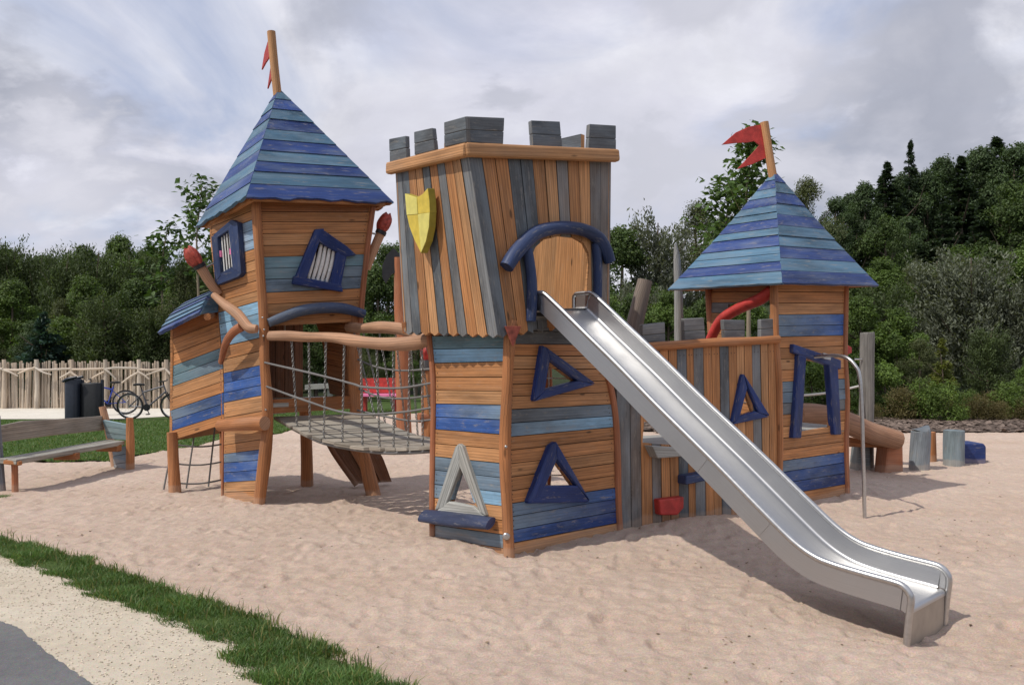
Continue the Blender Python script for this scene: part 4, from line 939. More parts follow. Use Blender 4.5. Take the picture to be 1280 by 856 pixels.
# ================================================================== ROPE BRIDGE
br = thing('rope_bridge', (-1.7, 8.5, 0), 'sagging plank bridge with chain and rope sides between the left tower and the keep', 'bridge')
dn = [P(349, 520, 8.75), P(378, 536, 8.48), P(410, 549, 8.2), P(464, 558, 7.8), P(505, 559, 7.5), P(548, 556, 7.15)]
df = [p+Vector((.92, .30, .012)) for p in dn]
npl = 13
for i in range(npl):
    f0, f1 = (i+.03)/npl, (i+.89)/npl
    e = R_.uniform(-.03, .05)
    a, b, c_, d_ = catmull(dn, f0), catmull(dn, f1), catmull(df, f1), catmull(df, f0)
    a, b = a+(a-d_).normalized()*(.05+e), b+(b-c_).normalized()*(.05+e)
    nn = (b-a).cross(d_-a).normalized(); nn = nn if nn.z > 0 else -nn
    mb = MB(); prism(mb, [a, b, c_, d_], nn, .035, vary((.34, .30, .245), .28), 0, d_-a); mb.build('plank', M_GREY, br, bevel=.005)
railn = [P(337, 420, 8.5), P(372, 421, 8.35), P(404, 421, 8.1), P(442, 426, 7.8), P(479, 430, 7.55), P(517, 428, 7.3), P(541, 423, 7.1)]
railf = [P(436, 409, 9.25), P(450, 410, 9.0), P(480, 409, 8.5), P(510, 413, 8.0), P(527, 420, 7.6), P(537, 426, 7.35)]
one_tube('handrail', M_LOG, br, railn, [.052, .056, .05, .056, .06, .066, .055], (.46, .26, .155), n=44, wob=.13, capcol=C['logp'])
one_tube('handrail', M_LOG, br, railf, [.06, .058, .06, .062, .07, .06], (.44, .25, .15), n=36, wob=.12)
for pts in ([(444, 512, 9.2), (480, 520, 8.8), (515, 526, 8.4), (545, 524, 8.0)], [(331, 453, 8.5), (374, 463, 8.25), (412, 472, 8.0), (442, 480, 7.8), (457, 484, 7.68), (500, 485, 7.45), (543, 478, 7.1)],
            [(333, 483, 8.5), (360, 493, 8.4), (389, 503, 8.15), (423, 514, 7.95), (457, 518, 7.7), (502, 515, 7.4), (543, 509, 7.1)],
            [(444, 448, 9.25), (472, 459, 8.8), (502, 463, 8.4), (541, 461, 7.6)], [(445, 484, 9.25), (475, 496, 8.8), (505, 498, 8.4), (543, 494, 7.6)]):
    one_tube('side_rope', M_ROPE, br, [P(*p) for p in pts], .0108, (.32, .31, .3), n=40, wob=.12, seg=8)
for f in (.13, .24, .35, .45, .54, .63, .72, .81, .9):
    chain('chain', br, catmull(railn, f)-Vector((0, 0, .03)), catmull(dn, f*.98+.03)+Vector((0, 0, -.02)))
for f in (.1, .23, .36, .49, .62, .75, .88): chain('chain', br, catmull(railf, f)-Vector((0, 0, .03)), catmull(df, f*.62)+Vector((0, 0, -.02)))
for a in (dn, df): one_tube('bearer_rope', M_ROPE, br, [p+Vector((0, 0, -.05)) for p in a], .018, (.1, .09, .08), n=30, seg=8)
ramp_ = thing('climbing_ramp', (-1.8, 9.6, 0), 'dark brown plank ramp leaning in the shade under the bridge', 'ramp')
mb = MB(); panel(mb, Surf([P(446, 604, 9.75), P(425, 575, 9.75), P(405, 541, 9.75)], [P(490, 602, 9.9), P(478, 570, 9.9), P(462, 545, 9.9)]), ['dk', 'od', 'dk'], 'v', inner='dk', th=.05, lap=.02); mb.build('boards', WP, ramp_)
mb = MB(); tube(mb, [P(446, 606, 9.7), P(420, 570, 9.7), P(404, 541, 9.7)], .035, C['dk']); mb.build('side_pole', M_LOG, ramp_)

# ================================================================== SLIDE
sld = thing('slide', (1.6, 5.6, 0), 'long stainless steel slide running from the keep doorway down to the sand', 'slide')
O = Vector((.167, 6.442, 0)); D = Vector((.7071, -.7071, 0)); W = Vector((.737, .676, 0)).normalized(); WID = .575
prof = [(-.04, 2.112), (.07, 2.113), (.13, 2.102), (.25, 2.015), (.5, 1.82), (.86, 1.54), (1.2, 1.264), (1.65, .912), (2.0, .628), (2.2, .472), (2.33, .402), (2.45, .373), (2.63, .352), (2.79, .338)]
legp = [(2.84, .326), (2.873, .295), (2.884, .25), (2.87, .12), (2.853, -.12)]
def pv(s, z, wv): return O+D*s+W*wv+Vector((0, 0, z+wv/WID*.03*(1-max(0, min(1, s/2.6)))))
def smooth2(pr, n):
    ps = [Vector((a, b, 0)) for a, b in pr]; return [(catmull(ps, i/n).x, catmull(ps, i/n).y) for i in range(n+1)]
pr = smooth2(prof, 96)
for wv in (0.0, WID):
    mb = MB(); full = ([(-.075, 1.99), (-.075, 2.08), (-.062, 2.102)] if wv else [(-.085, 2.112)])+prof+legp
    tube(mb, [pv(a, b, wv) for a, b in full], .0195, (.6, .6, .6), n=150, wob=0, seg=14); mb.build('side_rail', M_PIPE, sld)
def ribbon(rows, uvw, name, mat, parent, thick=None):
    mb = MB(); b0 = 0; m = len(rows[0]); L = 0
    for i, r in enumerate(rows):
        if i: L += (r[0]-rows[i-1][0]).length
        mb.V += [tuple(p) for p in r]
        if i:
            l0 = Ll
            for k in range(m-1):
                mb.idx([(i-1)*m+k, (i-1)*m+k+1, i*m+k+1, i*m+k], [(l0, uvw[k]), (l0, uvw[k+1]), (L, uvw[k+1]), (L, uvw[k])], (1, 1, 1), 0, True)
        Ll = L
    o = mb.build(name, mat, parent)
    return o
def pnorm(i):
    a, b = pr[max(i-1, 0)], pr[min(i+1, len(pr)-1)]; dx_, dz = b[0]-a[0], b[1]-a[1]; l = math.hypot(dx_, dz); return (-dz/l if False else dz/l, dx_/l)
# chute: flat bed with rounded corners to low walls
prc = pr+[(2.82, .335), (2.845, .332)]
def cn(i):
    a, b = prc[max(i-1, 0)], prc[min(i+1, len(prc)-1)]; l = math.hypot(b[0]-a[0], b[1]-a[1]); return -(b[1]-a[1])/l, (b[0]-a[0])/l
def crow(sec): return [[pv(s+cn(i)[0]*h, z+cn(i)[1]*h, wv) for wv, h in sec] for i, (s, z) in enumerate(prc)]
fil = lambda x0, sg: [(x0+sg*(.022-.022*math.cos(a)), -.108-.022*math.sin(a)) for a in [math.pi/2*k/5 for k in range(6)]]
fl, fr = fil(.022, 1), fil(WID-.022, -1)
flv = [k*.01 for k in range(6)]
ribbon(crow([(fl[-1][0], -.130), (.15, -.1305), (.29, -.131), (.43, -.1305), (fr[-1][0], -.130)]), [0, .1, .22, .34, .42], 'chute', M_STEEL, sld)
ch = sld.children[-1] if False else None
ribbon(crow([(.010, -.010), (.022, -.108)]), [0, .1], 'chute_wall', M_STEEL, sld)
ribbon(crow([(WID-.022, -.108), (WID-.010, -.010)]), [0, .1], 'chute_wall', M_STEEL, sld)
ribbon(crow(fl), flv, 'chute_corner', M_STEEL, sld)
ribbon(crow(fr[::-1]), flv, 'chute_corner', M_STEEL, sld)
for wv, sg in ((-.006, -1), (WID+.006, 1)):
    ribbon(crow([(wv, -.005), (wv, -.07), (wv, -.142)]), [0, .07, .14], 'side_panel', M_STEEL, sld)
    ribbon(crow([(wv, -.142), (wv-sg*.02, -.145)]), [0, .02], 'side_flange', M_STEEL, sld)
    for s_, wd in ((1.62, .012), (2.05, .004)):
        i = min(range(len(prc)), key=lambda q: abs(prc[q][0]-s_)); c0, c1 = cn(i); tx = Vector((c1, -c0))
        def ps(ds, h): return pv(prc[i][0]+c1*ds+c0*h, prc[i][1]-c0*ds+c1*h, wv+sg*.003)
        mb = MB(); prism(mb, [ps(-wd, -.02), ps(wd, -.02), ps(wd, -.134), ps(-wd, -.134)], W*sg, .003, (1, 1, 1)); mb.build('weld_seam', M_STEEL, sld)
mb = MB(); prism(mb, [pv(2.868, .185, .022), pv(2.868, .185, WID-.022), pv(2.86, -.06, WID-.022), pv(2.86, -.06, .022)], D, .02, (.62, .56, .47)); mb.build('end_board', M_STEEL_SHADE, sld)
rows = [[pv(2.83+a, .333-.130+b, wv) for wv in (.022, .29, WID-.022)] for a, b in ((0, 0), (.02, -.001), (.034, -.006), (.042, -.016), (.043, -.035))]
ribbon(rows, [0, .2, .45], 'end_lip', M_STEEL, sld)
for wv in (.006, WID-.006):
    mb = MB(); prism(mb, [pv(2.80, .33, wv), pv(2.84, .322, wv), pv(2.868, .285, wv), pv(2.872, .17, wv), pv(2.82, .195, wv)], W, .006, (.6, .6, .6)); mb.build('end_cheek', M_STEEL, sld)
mb = MB(); prism(mb, [pv(-.09, 1.98, .02), pv(-.09, 1.98, .55), pv(-.03, 1.98, .55), pv(-.03, 1.98, .02)], Vector((0, 0, 1)), .02, (1, 1, 1)); mb.build('entry_plate', M_STEEL, sld)

# ================================================================== small equipment on the right
pole = thing('climbing_pole', (3.53, 7.96, 0), 'thin curved steel pole standing in the sand beside the right tower window', 'pole')
one_tube('pipe', M_PIPE, pole, [P(1019, 446, 8.62), P(1034, 444.5, 8.4), P(1048, 444.5, 8.2), P(1060, 448, 8.07), P(1069, 457, 8.0), P(1074, 468, 7.97), P(1077, 500, 7.96), P(1079, 570, 7.96), P(1081, 655, 7.96)], .0185, (.6, .6, .6), n=60, wob=0)
mb = MB(); plate(mb, S_rf, [(1017, 441.5), (1026, 443.5), (1026, 450.5), (1017, 448.5)], .12, .02, (.6, .6, .6)); mb.build('wall_flange', M_PIPE, pole, bevel=.003)
lr = thing('log_ramp', (5.2, 11, 0), 'thick peeled log sloping down from the right tower onto an orange end post', 'log ramp')
one_tube('log', M_LOG, lr, [P(996, 517, 10.3), P(1030, 519, 10.5), P(1062, 530, 10.7), P(1090, 542, 10.85), P(1122, 550, 11.0)], [.14, .145, .15, .145, .13], (.36, .195, .115), n=24, wob=.06)
mb = MB(); prism(mb, [P(1106, 596, 10.95), P(1130, 596, 11.05), P(1129, 543, 11.05), P(1117, 541, 11.0), P(1110, 550, 10.97)], Vector((.2, -1, 0)), .25, C['logr']); mb.build('end_post', M_LOG, lr, bevel=.03)
mb = MB(); prism(mb, [P(1056, 546, 10.9), P(1110, 553, 11.1), P(1112, 560, 11.1), P(1056, 558, 10.9)], Vector((.1, -1, 0)), .3, C['od']); mb.build('deck_beam', M_WOOD, lr)
mb = MB(); prism(mb, [P(1070, 592, 11.2), P(1090, 592, 11.2), P(1088, 555, 11.2), P(1074, 555, 11.2)], Vector((.1, -1, 0)), .22, (.17, .19, .19)); mb.build('leg', M_GREY, lr, bevel=.03)
gpst = thing('post', (5.05, 11.5, 0), 'tall thick grey timber post behind the orange log ramp', 'post')
one_tube('shaft', M_GREY, gpst, [P(1083, 592, 11.45), P(1083, 540, 11.45), P(1083.5, 480, 11.45), P(1084, 422, 11.45), P(1084, 415.5, 11.45)], [.105, .1, .1, .098, .08], (.2, .19, .175), n=24, wob=.04)
one_tube('peg', M_PIPE, gpst, [P(1068, 449, 11.4), P(1077, 449, 11.4)], .012, (.5, .5, .5), wob=0, seg=8)
o = one_tube('guide_rope', M_WROPE, None, [P(985, 495, 10.0), P(1010, 493.5, 10.5), P(1040, 490, 10.9), P(1076, 482, 11.4)], .016, (.6, .58, .53), n=20, wob=.05, seg=8, origin=(4.3, 10.7, 1.1)); tag(o, 'pale rope stretched between the right tower and the tall grey post', 'rope')
def stump(label, x0, x1, yt, yb, col, lean=0):
    Yd = F*H/(yb-HY); c = P((x0+x1)/2, yb, Yd); th = thing('stepping_post', (c.x, c.y+.1, 0), label, 'stepping post', 'short upright posts to step on at the right')
    r = (x1-x0)/2*Yd/F; z = P(0, yt, Yd).z
    mb = MB(); b = Vector((c.x, c.y+r*.6, 0))
    tube(mb, [b+Vector((-lean, 0, -.15)), b+Vector((-lean*.6, 0, z*.3)), b+Vector((0, 0, z-.04)), b+Vector((0, 0, z-.006)), b+Vector((0, 0, z))], [r*1.1, r*1.05, r, r*.96, r*.8], col, n=24, wob=.035, seg=18); mb.build('shaft', M_PAINT if col[2] > col[0] else M_LOG, th)
stump('grey-blue stepping post standing in front of an orange one', 1143, 1166, 539, 588, (.19, .215, .235), .03)
stump('short orange stepping post half hidden behind the grey-blue one', 1158, 1171.5, 540, 578, C['log'])
stump('teal grey stepping post beside the dark blue block', 1184.5, 1208, 538, 583, (.18, .225, .24))
bb = thing('stepping_block', (7.0, 12, 0), 'low dark blue rounded block at the right end of the stepping posts', 'block')
mb = MB(); prism(mb, [P(1203, 586, 11.85), P(1233, 584, 11.85), P(1233, 558, 11.85), P(1230, 554, 11.85), P(1208, 554, 11.85), P(1203, 557, 11.85)], Vector((0, -1, 0)), .4, C['db']); mb.build('body', M_FRAME, bb, bevel=.02)
gp2 = thing('post', (2.05, 9.85, 0), 'slim pale grey pole with pointed tip rising behind the castle wall', 'post')
one_tube('shaft', M_GREY, gp2, [P(850, 600, 9.85), P(849, 500, 9.85), P(848.5, 400, 9.85), P(846.5, 330, 9.85), P(844.5, 306, 9.85)], [.065, .062, .055, .045, .018], (.30, .30, .29), n=24, wob=.04)

# ================================================================== behind the bridge: axe and torch posts
ax = thing('axe_post', P(505, 562, 13.7), 'tall brown post carved as a giant axe with a black blade beside the keep', 'post')
one_tube('shaft', M_LOG, ax, [P(506, 566, 13.7), P(503, 480, 13.7), P(504, 420, 13.7), P(500, 380, 13.7), P(499, 322, 13.7)], [.14, .12, .13, .10, .09], C['logr'], n=26, wob=.09)
mb = MB(); prism(mb, [P(x, y, 13.65) for x, y in ((500, 318), (492, 310), (483, 319), (477.5, 333), (478, 347), (482, 354), (489, 343), (500, 338))], Vector((0, -1, 0)), .05, (.02, .02, .02)); mb.build('blade', M_BLACK, ax)
tp = thing('torch_post', P(535, 558, 14.2), 'brown post with a red carved flame and grey band seen past the bridge end', 'post')
one_tube('shaft', M_LOG, tp, [P(536, 562, 14.2), P(535, 500, 14.2), P(535, 460, 14.2)], [.13, .125, .12], C['log'], n=14)
one_tube('band', M_GREY, tp, [P(535, 463, 14.2), P(535, 450, 14.2)], .15, C['dg'], n=3, wob=.02)
one_tube('flame', M_RED, tp, [P(535, 451, 14.2), P(535, 443, 14.2), P(534, 434, 14.2), P(533, 424, 14.2)], [.11, .15, .12, .03], (.5, .05, .03), n=10, wob=.15)
one_tube('cross_log', M_LOG, tp, [P(523, 522, 14.1), P(560, 520, 14.3)], .09, C['logr'], n=8)
rb = thing('red_bench', P(475, 512, 23), 'bright red bench with a pink edge on the grass seen through the bridge', 'bench')
def qp(poly, Y, th, name, mat, parent, col, nrm=Vector((0, -1, 0))):
    mb = MB(); prism(mb, [P(x, y, Y) for x, y in poly], nrm, th, col); return mb.build(name, mat, parent)
qp([(448, 473), (497, 472), (497, 491), (448, 491)], 23.0, .06, 'backrest', M_RED, rb, (.5, .04, .03))
qp([(448, 492.5), (497, 492.5), (497, 495.5), (448, 495.5)], 22.6, .5, 'seat', M_PINK, rb, (.8, .2, .4))
for x in (452, 490): qp([(x, 495), (x+5, 495), (x+5, 516), (x, 516)], 22.9, .3, 'leg', M_RED, rb, (.5, .04, .03))
pb = thing('stone_bench', P(398, 505, 24.5), 'pale grey low slab bench seen through the open storey of the left tower', 'bench')
qp([(381, 481), (417, 479), (417, 485), (381, 487)], 24.5, .5, 'seat', M_GREY, pb, C['pl'])
for x in (385, 409): qp([(x, 486), (x+4, 486), (x+4, 515), (x, 515)], 24.6, .3, 'leg', M_GREY, pb, C['pl'])

# ================================================================== BENCH at the left
be = thing('park_bench', (-5.85, 10.5, 0), 'long grey plank bench with teal boarded end panel on the sand at the left', 'bench')
sN0, sN1, sF1, sF0 = Vector((-6.10, 9.42, .40)), Vector((-5.79, 9.30, .40)), Vector((-5.54, 11.4, .40)), Vector((-5.90, 11.62, .40))
for k in range(2):
    a, b, c_, d_ = [x.lerp(y, f) for x, y, f in ((sN0, sN1, .02+k*.5), (sN0, sN1, .47+k*.51), (sF0, sF1, .47+k*.51), (sF0, sF1, .02+k*.5))]
    mb = MB(); prism(mb, [a, b, c_, d_], Vector((0, 0, 1)), .06, vary((.36, .35, .31), .06), 0, d_-a); mb.build('seat_plank', M_GREY, be, bevel=.008)
mb = MB()
bk0, bk1 = Vector((-6.16, 9.40, 0)), Vector((-6.02, 11.75, 0))
top = [(0, .765), (.25, .80), (.5, .775), (.75, .75), (1, .735)]; bot = [(1, .52), (.5, .56), (0, .575)]
prism(mb, [bk0.lerp(bk1, f)+Vector((0, 0, z)) for f, z in top+bot], Vector((1, -.06, .12)), .05, (.37, .32, .26), 0, bk1-bk0); mb.build('backrest', M_GREY, be, bevel=.01)
one_tube('back_post', M_LOG, be, [P(146, 590, 11.75), P(137, 545, 11.75), P(128, 508, 11.75)], [.06, .055, .05], C['logp'], n=10, capcol=(.6, .5, .38))
one_tube('front_post', M_LOG, be, [P(162.5, 592, 11.4), P(163, 555, 11.4), P(162, 522, 11.4)], [.055, .06, .05], C['log'], n=12, wob=.08)
mb = MB(); panel(mb, Surf([P(134, 548, 11.68), P(128, 525, 11.68)], [P(160, 550, 11.42), P(160, 531, 11.42)]), ['tgl', 'tgl', 'tgl'], th=.04, inner='tgl', gap=.004); mb.build('end_panel', [M_PAINT, M_PAINT], be)
mb = MB(); panel(mb, Surf([P(143, 590, 11.62), P(140, 560, 11.65)], [P(161, 588, 11.44), P(161, 556, 11.44)]), ['gb', 'gb', 'gb'], th=.04, inner='gb'); mb.build('lower_panel', [M_PAINT, M_PAINT], be)
beam(mb := MB(), Vector((-5.94, 10.35, .31)), Vector((-5.64, 10.35, .31)), .10, .09, col=C['od']); mb.build('cross_brace', M_WOOD, be, bevel=.01)
beam(mb := MB(), Vector((-5.90, 11.35, .31)), Vector((-5.56, 11.28, .31)), .10, .10, col=C['od']); mb.build('cross_brace', M_WOOD, be, bevel=.01)
one_tube('front_post', M_LOG, be, [P(19, 620, 9.42), P(18.5, 590, 9.42), P(18, 576, 9.42)], [.038, .036, .036], C['logr'], n=8)
beam(mb := MB(), P(6, 577, 9.36), P(26, 579, 9.34), .06, .05, col=C['log']); mb.build('cross_brace', M_WOOD, be, bevel=.01)
one_tube('back_post', M_GREY, be, [P(3, 622, 9.5), P(0, 585, 9.5), P(-5, 520, 9.5)], [.045, .045, .045], (.19, .21, .24), n=10)

# ================================================================== litter bins
def bin_(label, px, yt, yb, wpx, rounded):
    Yd = F*H/(yb-HY); c = P(px, yb, Yd); w_ = wpx*Yd/F; h = P(0, yt, Yd).z
    th = thing('litter_bin', (c.x, c.y, 0), label, 'litter bin')
    mb = MB(); seg = 20; prof_ = [(1.0, .04), (1.0, h*.93), (.96, h*.95)]
    def ring(f, z):
        return [Vector((c.x+math.copysign(abs(math.cos(a))**.7, math.cos(a))*w_/2*f, c.y+math.copysign(abs(math.sin(a))**.7, math.sin(a))*.2*f, z)) for a in [2*math.pi*k/seg for k in range(seg)]]
    rs = [ring(f, z) for f, z in prof_]; b0 = len(mb.V)
    for r in rs: mb.V += [tuple(p) for p in r]
    for i in range(len(rs)-1):
        for k in range(seg):
            k2 = (k+1) % seg; mb.idx([i*seg+k, i*seg+k2, (i+1)*seg+k2, (i+1)*seg+k], [(0, 0)]*4, (1, 1, 1), 0, True)
    mb.idx([(len(rs)-1)*seg+k for k in range(seg)], [(0, 0)]*seg, (1, 1, 1), 0, False)
    mb.build('body', M_NAVY if rounded else M_BLACK, th)
    mb = MB()
    if rounded:
        pts = [Vector((c.x-w_*.52, c.y-.16, h*.9)), Vector((c.x-w_*.1, c.y-.2, h*.955)), Vector((c.x+w_*.5, c.y-.18, h))]
        tube(mb, pts, [.03, .04, .035], (1, 1, 1), n=12, wob=0); mb.build('rim', M_NAVY, th); mb = MB()
        tube(mb, [p+Vector((0, .3, 0)) for p in pts], [.03, .04, .035], (1, 1, 1), n=12, wob=0)
    else:
        for dx_ in (-.5, .5):
            mb = MB(); tube(mb, [Vector((c.x+w_*dx_, c.y, .02)), Vector((c.x+w_*dx_, c.y, h*1.03))], .04, (1, 1, 1), n=4, wob=0); mb.build('side_post', M_NAVY, th)
    if rounded: mb.build('rim', M_NAVY, th)
    mb = MB(); beam(mb, Vector((c.x-w_*.4, c.y, .02)), Vector((c.x+w_*.4, c.y, .02)), .25, .06); mb.build('foot', M_BLACK, th)
bin_('dark navy litter bin with sloping rim, left of the two bins', 92, 471, 526, 17, True)
bin_('flat black litter bin between the navy bin and the bicycles', 115.5, 476, 525.5, 25, False)

# ================================================================== bicycles
def bicycle(label, hub, yaw, frame_col, seatcol):
    th = thing('bicycle', tuple(hub), label, 'bicycle', 'bicycles parked at the fence')
    th.rotation_euler = (math.radians(4), 0, yaw); th['_o'] = (0, 0, 0)
    def lt_(name, pts, r, mat, par=th, col=(.5, .5, .5), seg=8, n=None):
        mb = MB()
        for pl in pts: tube(mb, [Vector(p) for p in pl], r, col, seg=seg, wob=0, n=n, smoothpts=False)
        return mb.build(name, mat, par, (0, 0, 0))
    mf = plain('bike_frame_'+label.split()[0], frame_col, .3, 0, .05, 10)
    for x in (0, 1.08):
        c = Vector((x, 0, .33)); mb = MB(); seg = 36
        tube(mb, [c+Vector((math.cos(a)*.315, 0, math.sin(a)*.315)) for a in [6.2832*k/seg for k in range(seg+1)]], .024, (1, 1, 1), seg=8, wob=0, caps=False, smoothpts=False)
        wh = mb.build('wheel', M_RUBBER, th, (0, 0, 0))
        mb = MB(); tube(mb, [c+Vector((math.cos(a)*.288, 0, math.sin(a)*.288)) for a in [6.2832*k/seg for k in range(seg+1)]], .011, (1, 1, 1), seg=6, wob=0, caps=False, smoothpts=False); mb.build('rim', M_PIPE, wh, (0, 0, 0))
        mb = MB()
        for k in range(16):
            a = 6.2832*k/16; tube(mb, [c+Vector((0, .02*(-1)**k, 0)), c+Vector((math.cos(a)*.285, 0, math.sin(a)*.285))], .0018, (1, 1, 1), seg=4, wob=0, smoothpts=False)
        tube(mb, [c+Vector((0, -.04, 0)), c+Vector((0, .04, 0))], .03, (1, 1, 1), wob=0, smoothpts=False)
        mb.build('spokes', M_PIPE, wh, (0, 0, 0))
    bbk, st, hd, hd2 = (.43, 0, .30), (.30, 0, .76), (.86, 0, .84), (.90, 0, .70)
    lt_('frame', [[bbk, st], [(.32, 0, .68), hd], [bbk, hd2], [(hd[0]-.01, 0, hd[2]+.04), (hd2[0]+.01, 0, hd2[2]-.03)]], .021, mf)
    lt_('rear_stay', [[(0, .04, .33), bbk], [(0, -.04, .33), bbk], [(0, .04, .33), (.33, 0, .66)], [(0, -.04, .33), (.33, 0, .66)]], .011, mf)
    lt_('fork', [[(.91, .05, .68), (1.08, .05, .33)], [(.91, -.05, .68), (1.08, -.05, .33)], [(.86, 0, .84), (.84, 0, .95)]], .016, M_BLACK)
    lt_('handlebar', [[(.84, 0, .95), (.90, 0, .97)], [(.84, -.29, .98), (.89, -.1, .97), (.89, .1, .97), (.84, .29, .98)]], .014, M_BLACK)
    mb = MB(); prism(mb, [Vector((.12, -.08, .90)), Vector((.12, .08, .90)), Vector((.22, .06, .91)), Vector((.38, .018, .90)), Vector((.38, -.018, .90)), Vector((.22, -.06, .91))], Vector((0, 0, 1)), .05, (1, 1, 1))
    tube(mb, [Vector(st), Vector((.27, 0, .88))], .014, (1, 1, 1), wob=0, smoothpts=False); mb.build('saddle', M_BLACK, th, (0, 0, 0), bevel=.012)
    mb = MB(); tube(mb, [Vector((.43, -.05, .30)), Vector((.43, -.035, .30))], .09, (1, 1, 1), seg=18, wob=0, smoothpts=False)
    tube(mb, [Vector((.43, -.07, .30)), Vector((.50, -.08, .15))], .012, (1, 1, 1), wob=0, smoothpts=False); tube(mb, [Vector((.43, .07, .30)), Vector((.36, .08, .45))], .012, (1, 1, 1), wob=0, smoothpts=False)
    beam(mb, Vector((.46, -.15, .14)), Vector((.54, -.15, .14)), .09, .02); beam(mb, Vector((.32, .15, .46)), Vector((.40, .15, .46)), .09, .02)
    mb.build('crank', M_BLACK, th, (0, 0, 0))
g1 = G(163, 524.5); bicycle('dark grey bicycle standing side-on in front of the pale stick fence', (g1.x, g1.y, .02), math.radians(3), (.12, .12, .14), None)
g2 = P(157, 0, 22.0); bicycle('blue bicycle half hidden behind the black litter bin', (g2.x, g2.y, .02), math.radians(208), (.03, .06, .35), None)

# ================================================================== stick fence
fn = thing('stick_fence', (-13.5, 24.6, 0), 'pale fence of irregular peeled sticks and forked posts behind the path', 'fence')
FY = 24.6
def fx(px): return (px-CX)*FY/F
k = 0; x = -8.0
while x < 216:
    xx = fx(x+R_.uniform(-.6, .6)); h = 1.44+R_.uniform(-.05, .06); ti = R_.uniform(-.05, .05); yy = FY+R_.uniform(.02, .12)
    one_tube('picket', M_LOG, fn, [Vector((xx, yy, -.05)), Vector((xx+ti*.5, yy, .7)), Vector((xx+ti, yy, h))], [R_.uniform(.03, .045), R_.uniform(.028, .042), R_.uniform(.022, .034)], vary(C['fence'], .2), seg=7, n=5, wob=.12)
    x += R_.uniform(1.9, 2.9)
for px in (-33, 7, 47.5, 91, 133, 175, 209):
    xx = fx(px)
    one_tube('post', M_LOG, fn, [Vector((xx, FY-.08, -.05)), Vector((xx+.02, FY-.08, .8)), Vector((xx, FY-.08, 1.52))], [.075, .07, .06], vary(C['fence'], .1), seg=10, n=10, wob=.1)
    for sg in (-1, 1):
        l = R_.uniform(.32, .62); zt = R_.uniform(1.12, 1.3); dz = R_.uniform(.16, .42); bw = R_.uniform(-.06, .06)
        one_tube('brace', M_LOG, fn, [Vector((xx, FY-.13, zt)), Vector((xx+sg*l*.5, FY-.15, zt-dz*.5+bw)), Vector((xx+sg*l, FY-.12, zt-dz))], [.035, .032, .025], vary((.62, .53, .43), .1), seg=8, n=8, wob=.12)
for a, b in ((-40, 8), (6, 49), (46, 92), (90, 134), (132, 176), (174, 210)):
    one_tube('rail', M_LOG, fn, [Vector((fx(a), FY-.1, 1.22)), Vector((fx(a*.6+b*.4), FY-.12, 1.24+R_.uniform(-.05, .05))), Vector((fx(b), FY-.1, 1.24))], .038, vary((.62, .53, .43), .1), seg=8, n=10, wob=.1)
    one_tube('rail', M_LOG, fn, [Vector((fx(a), FY+.13, .3)), Vector((fx(b), FY+.13, .32))], .035, vary(C['fence'], .1), seg=8, n=8, wob=.1)

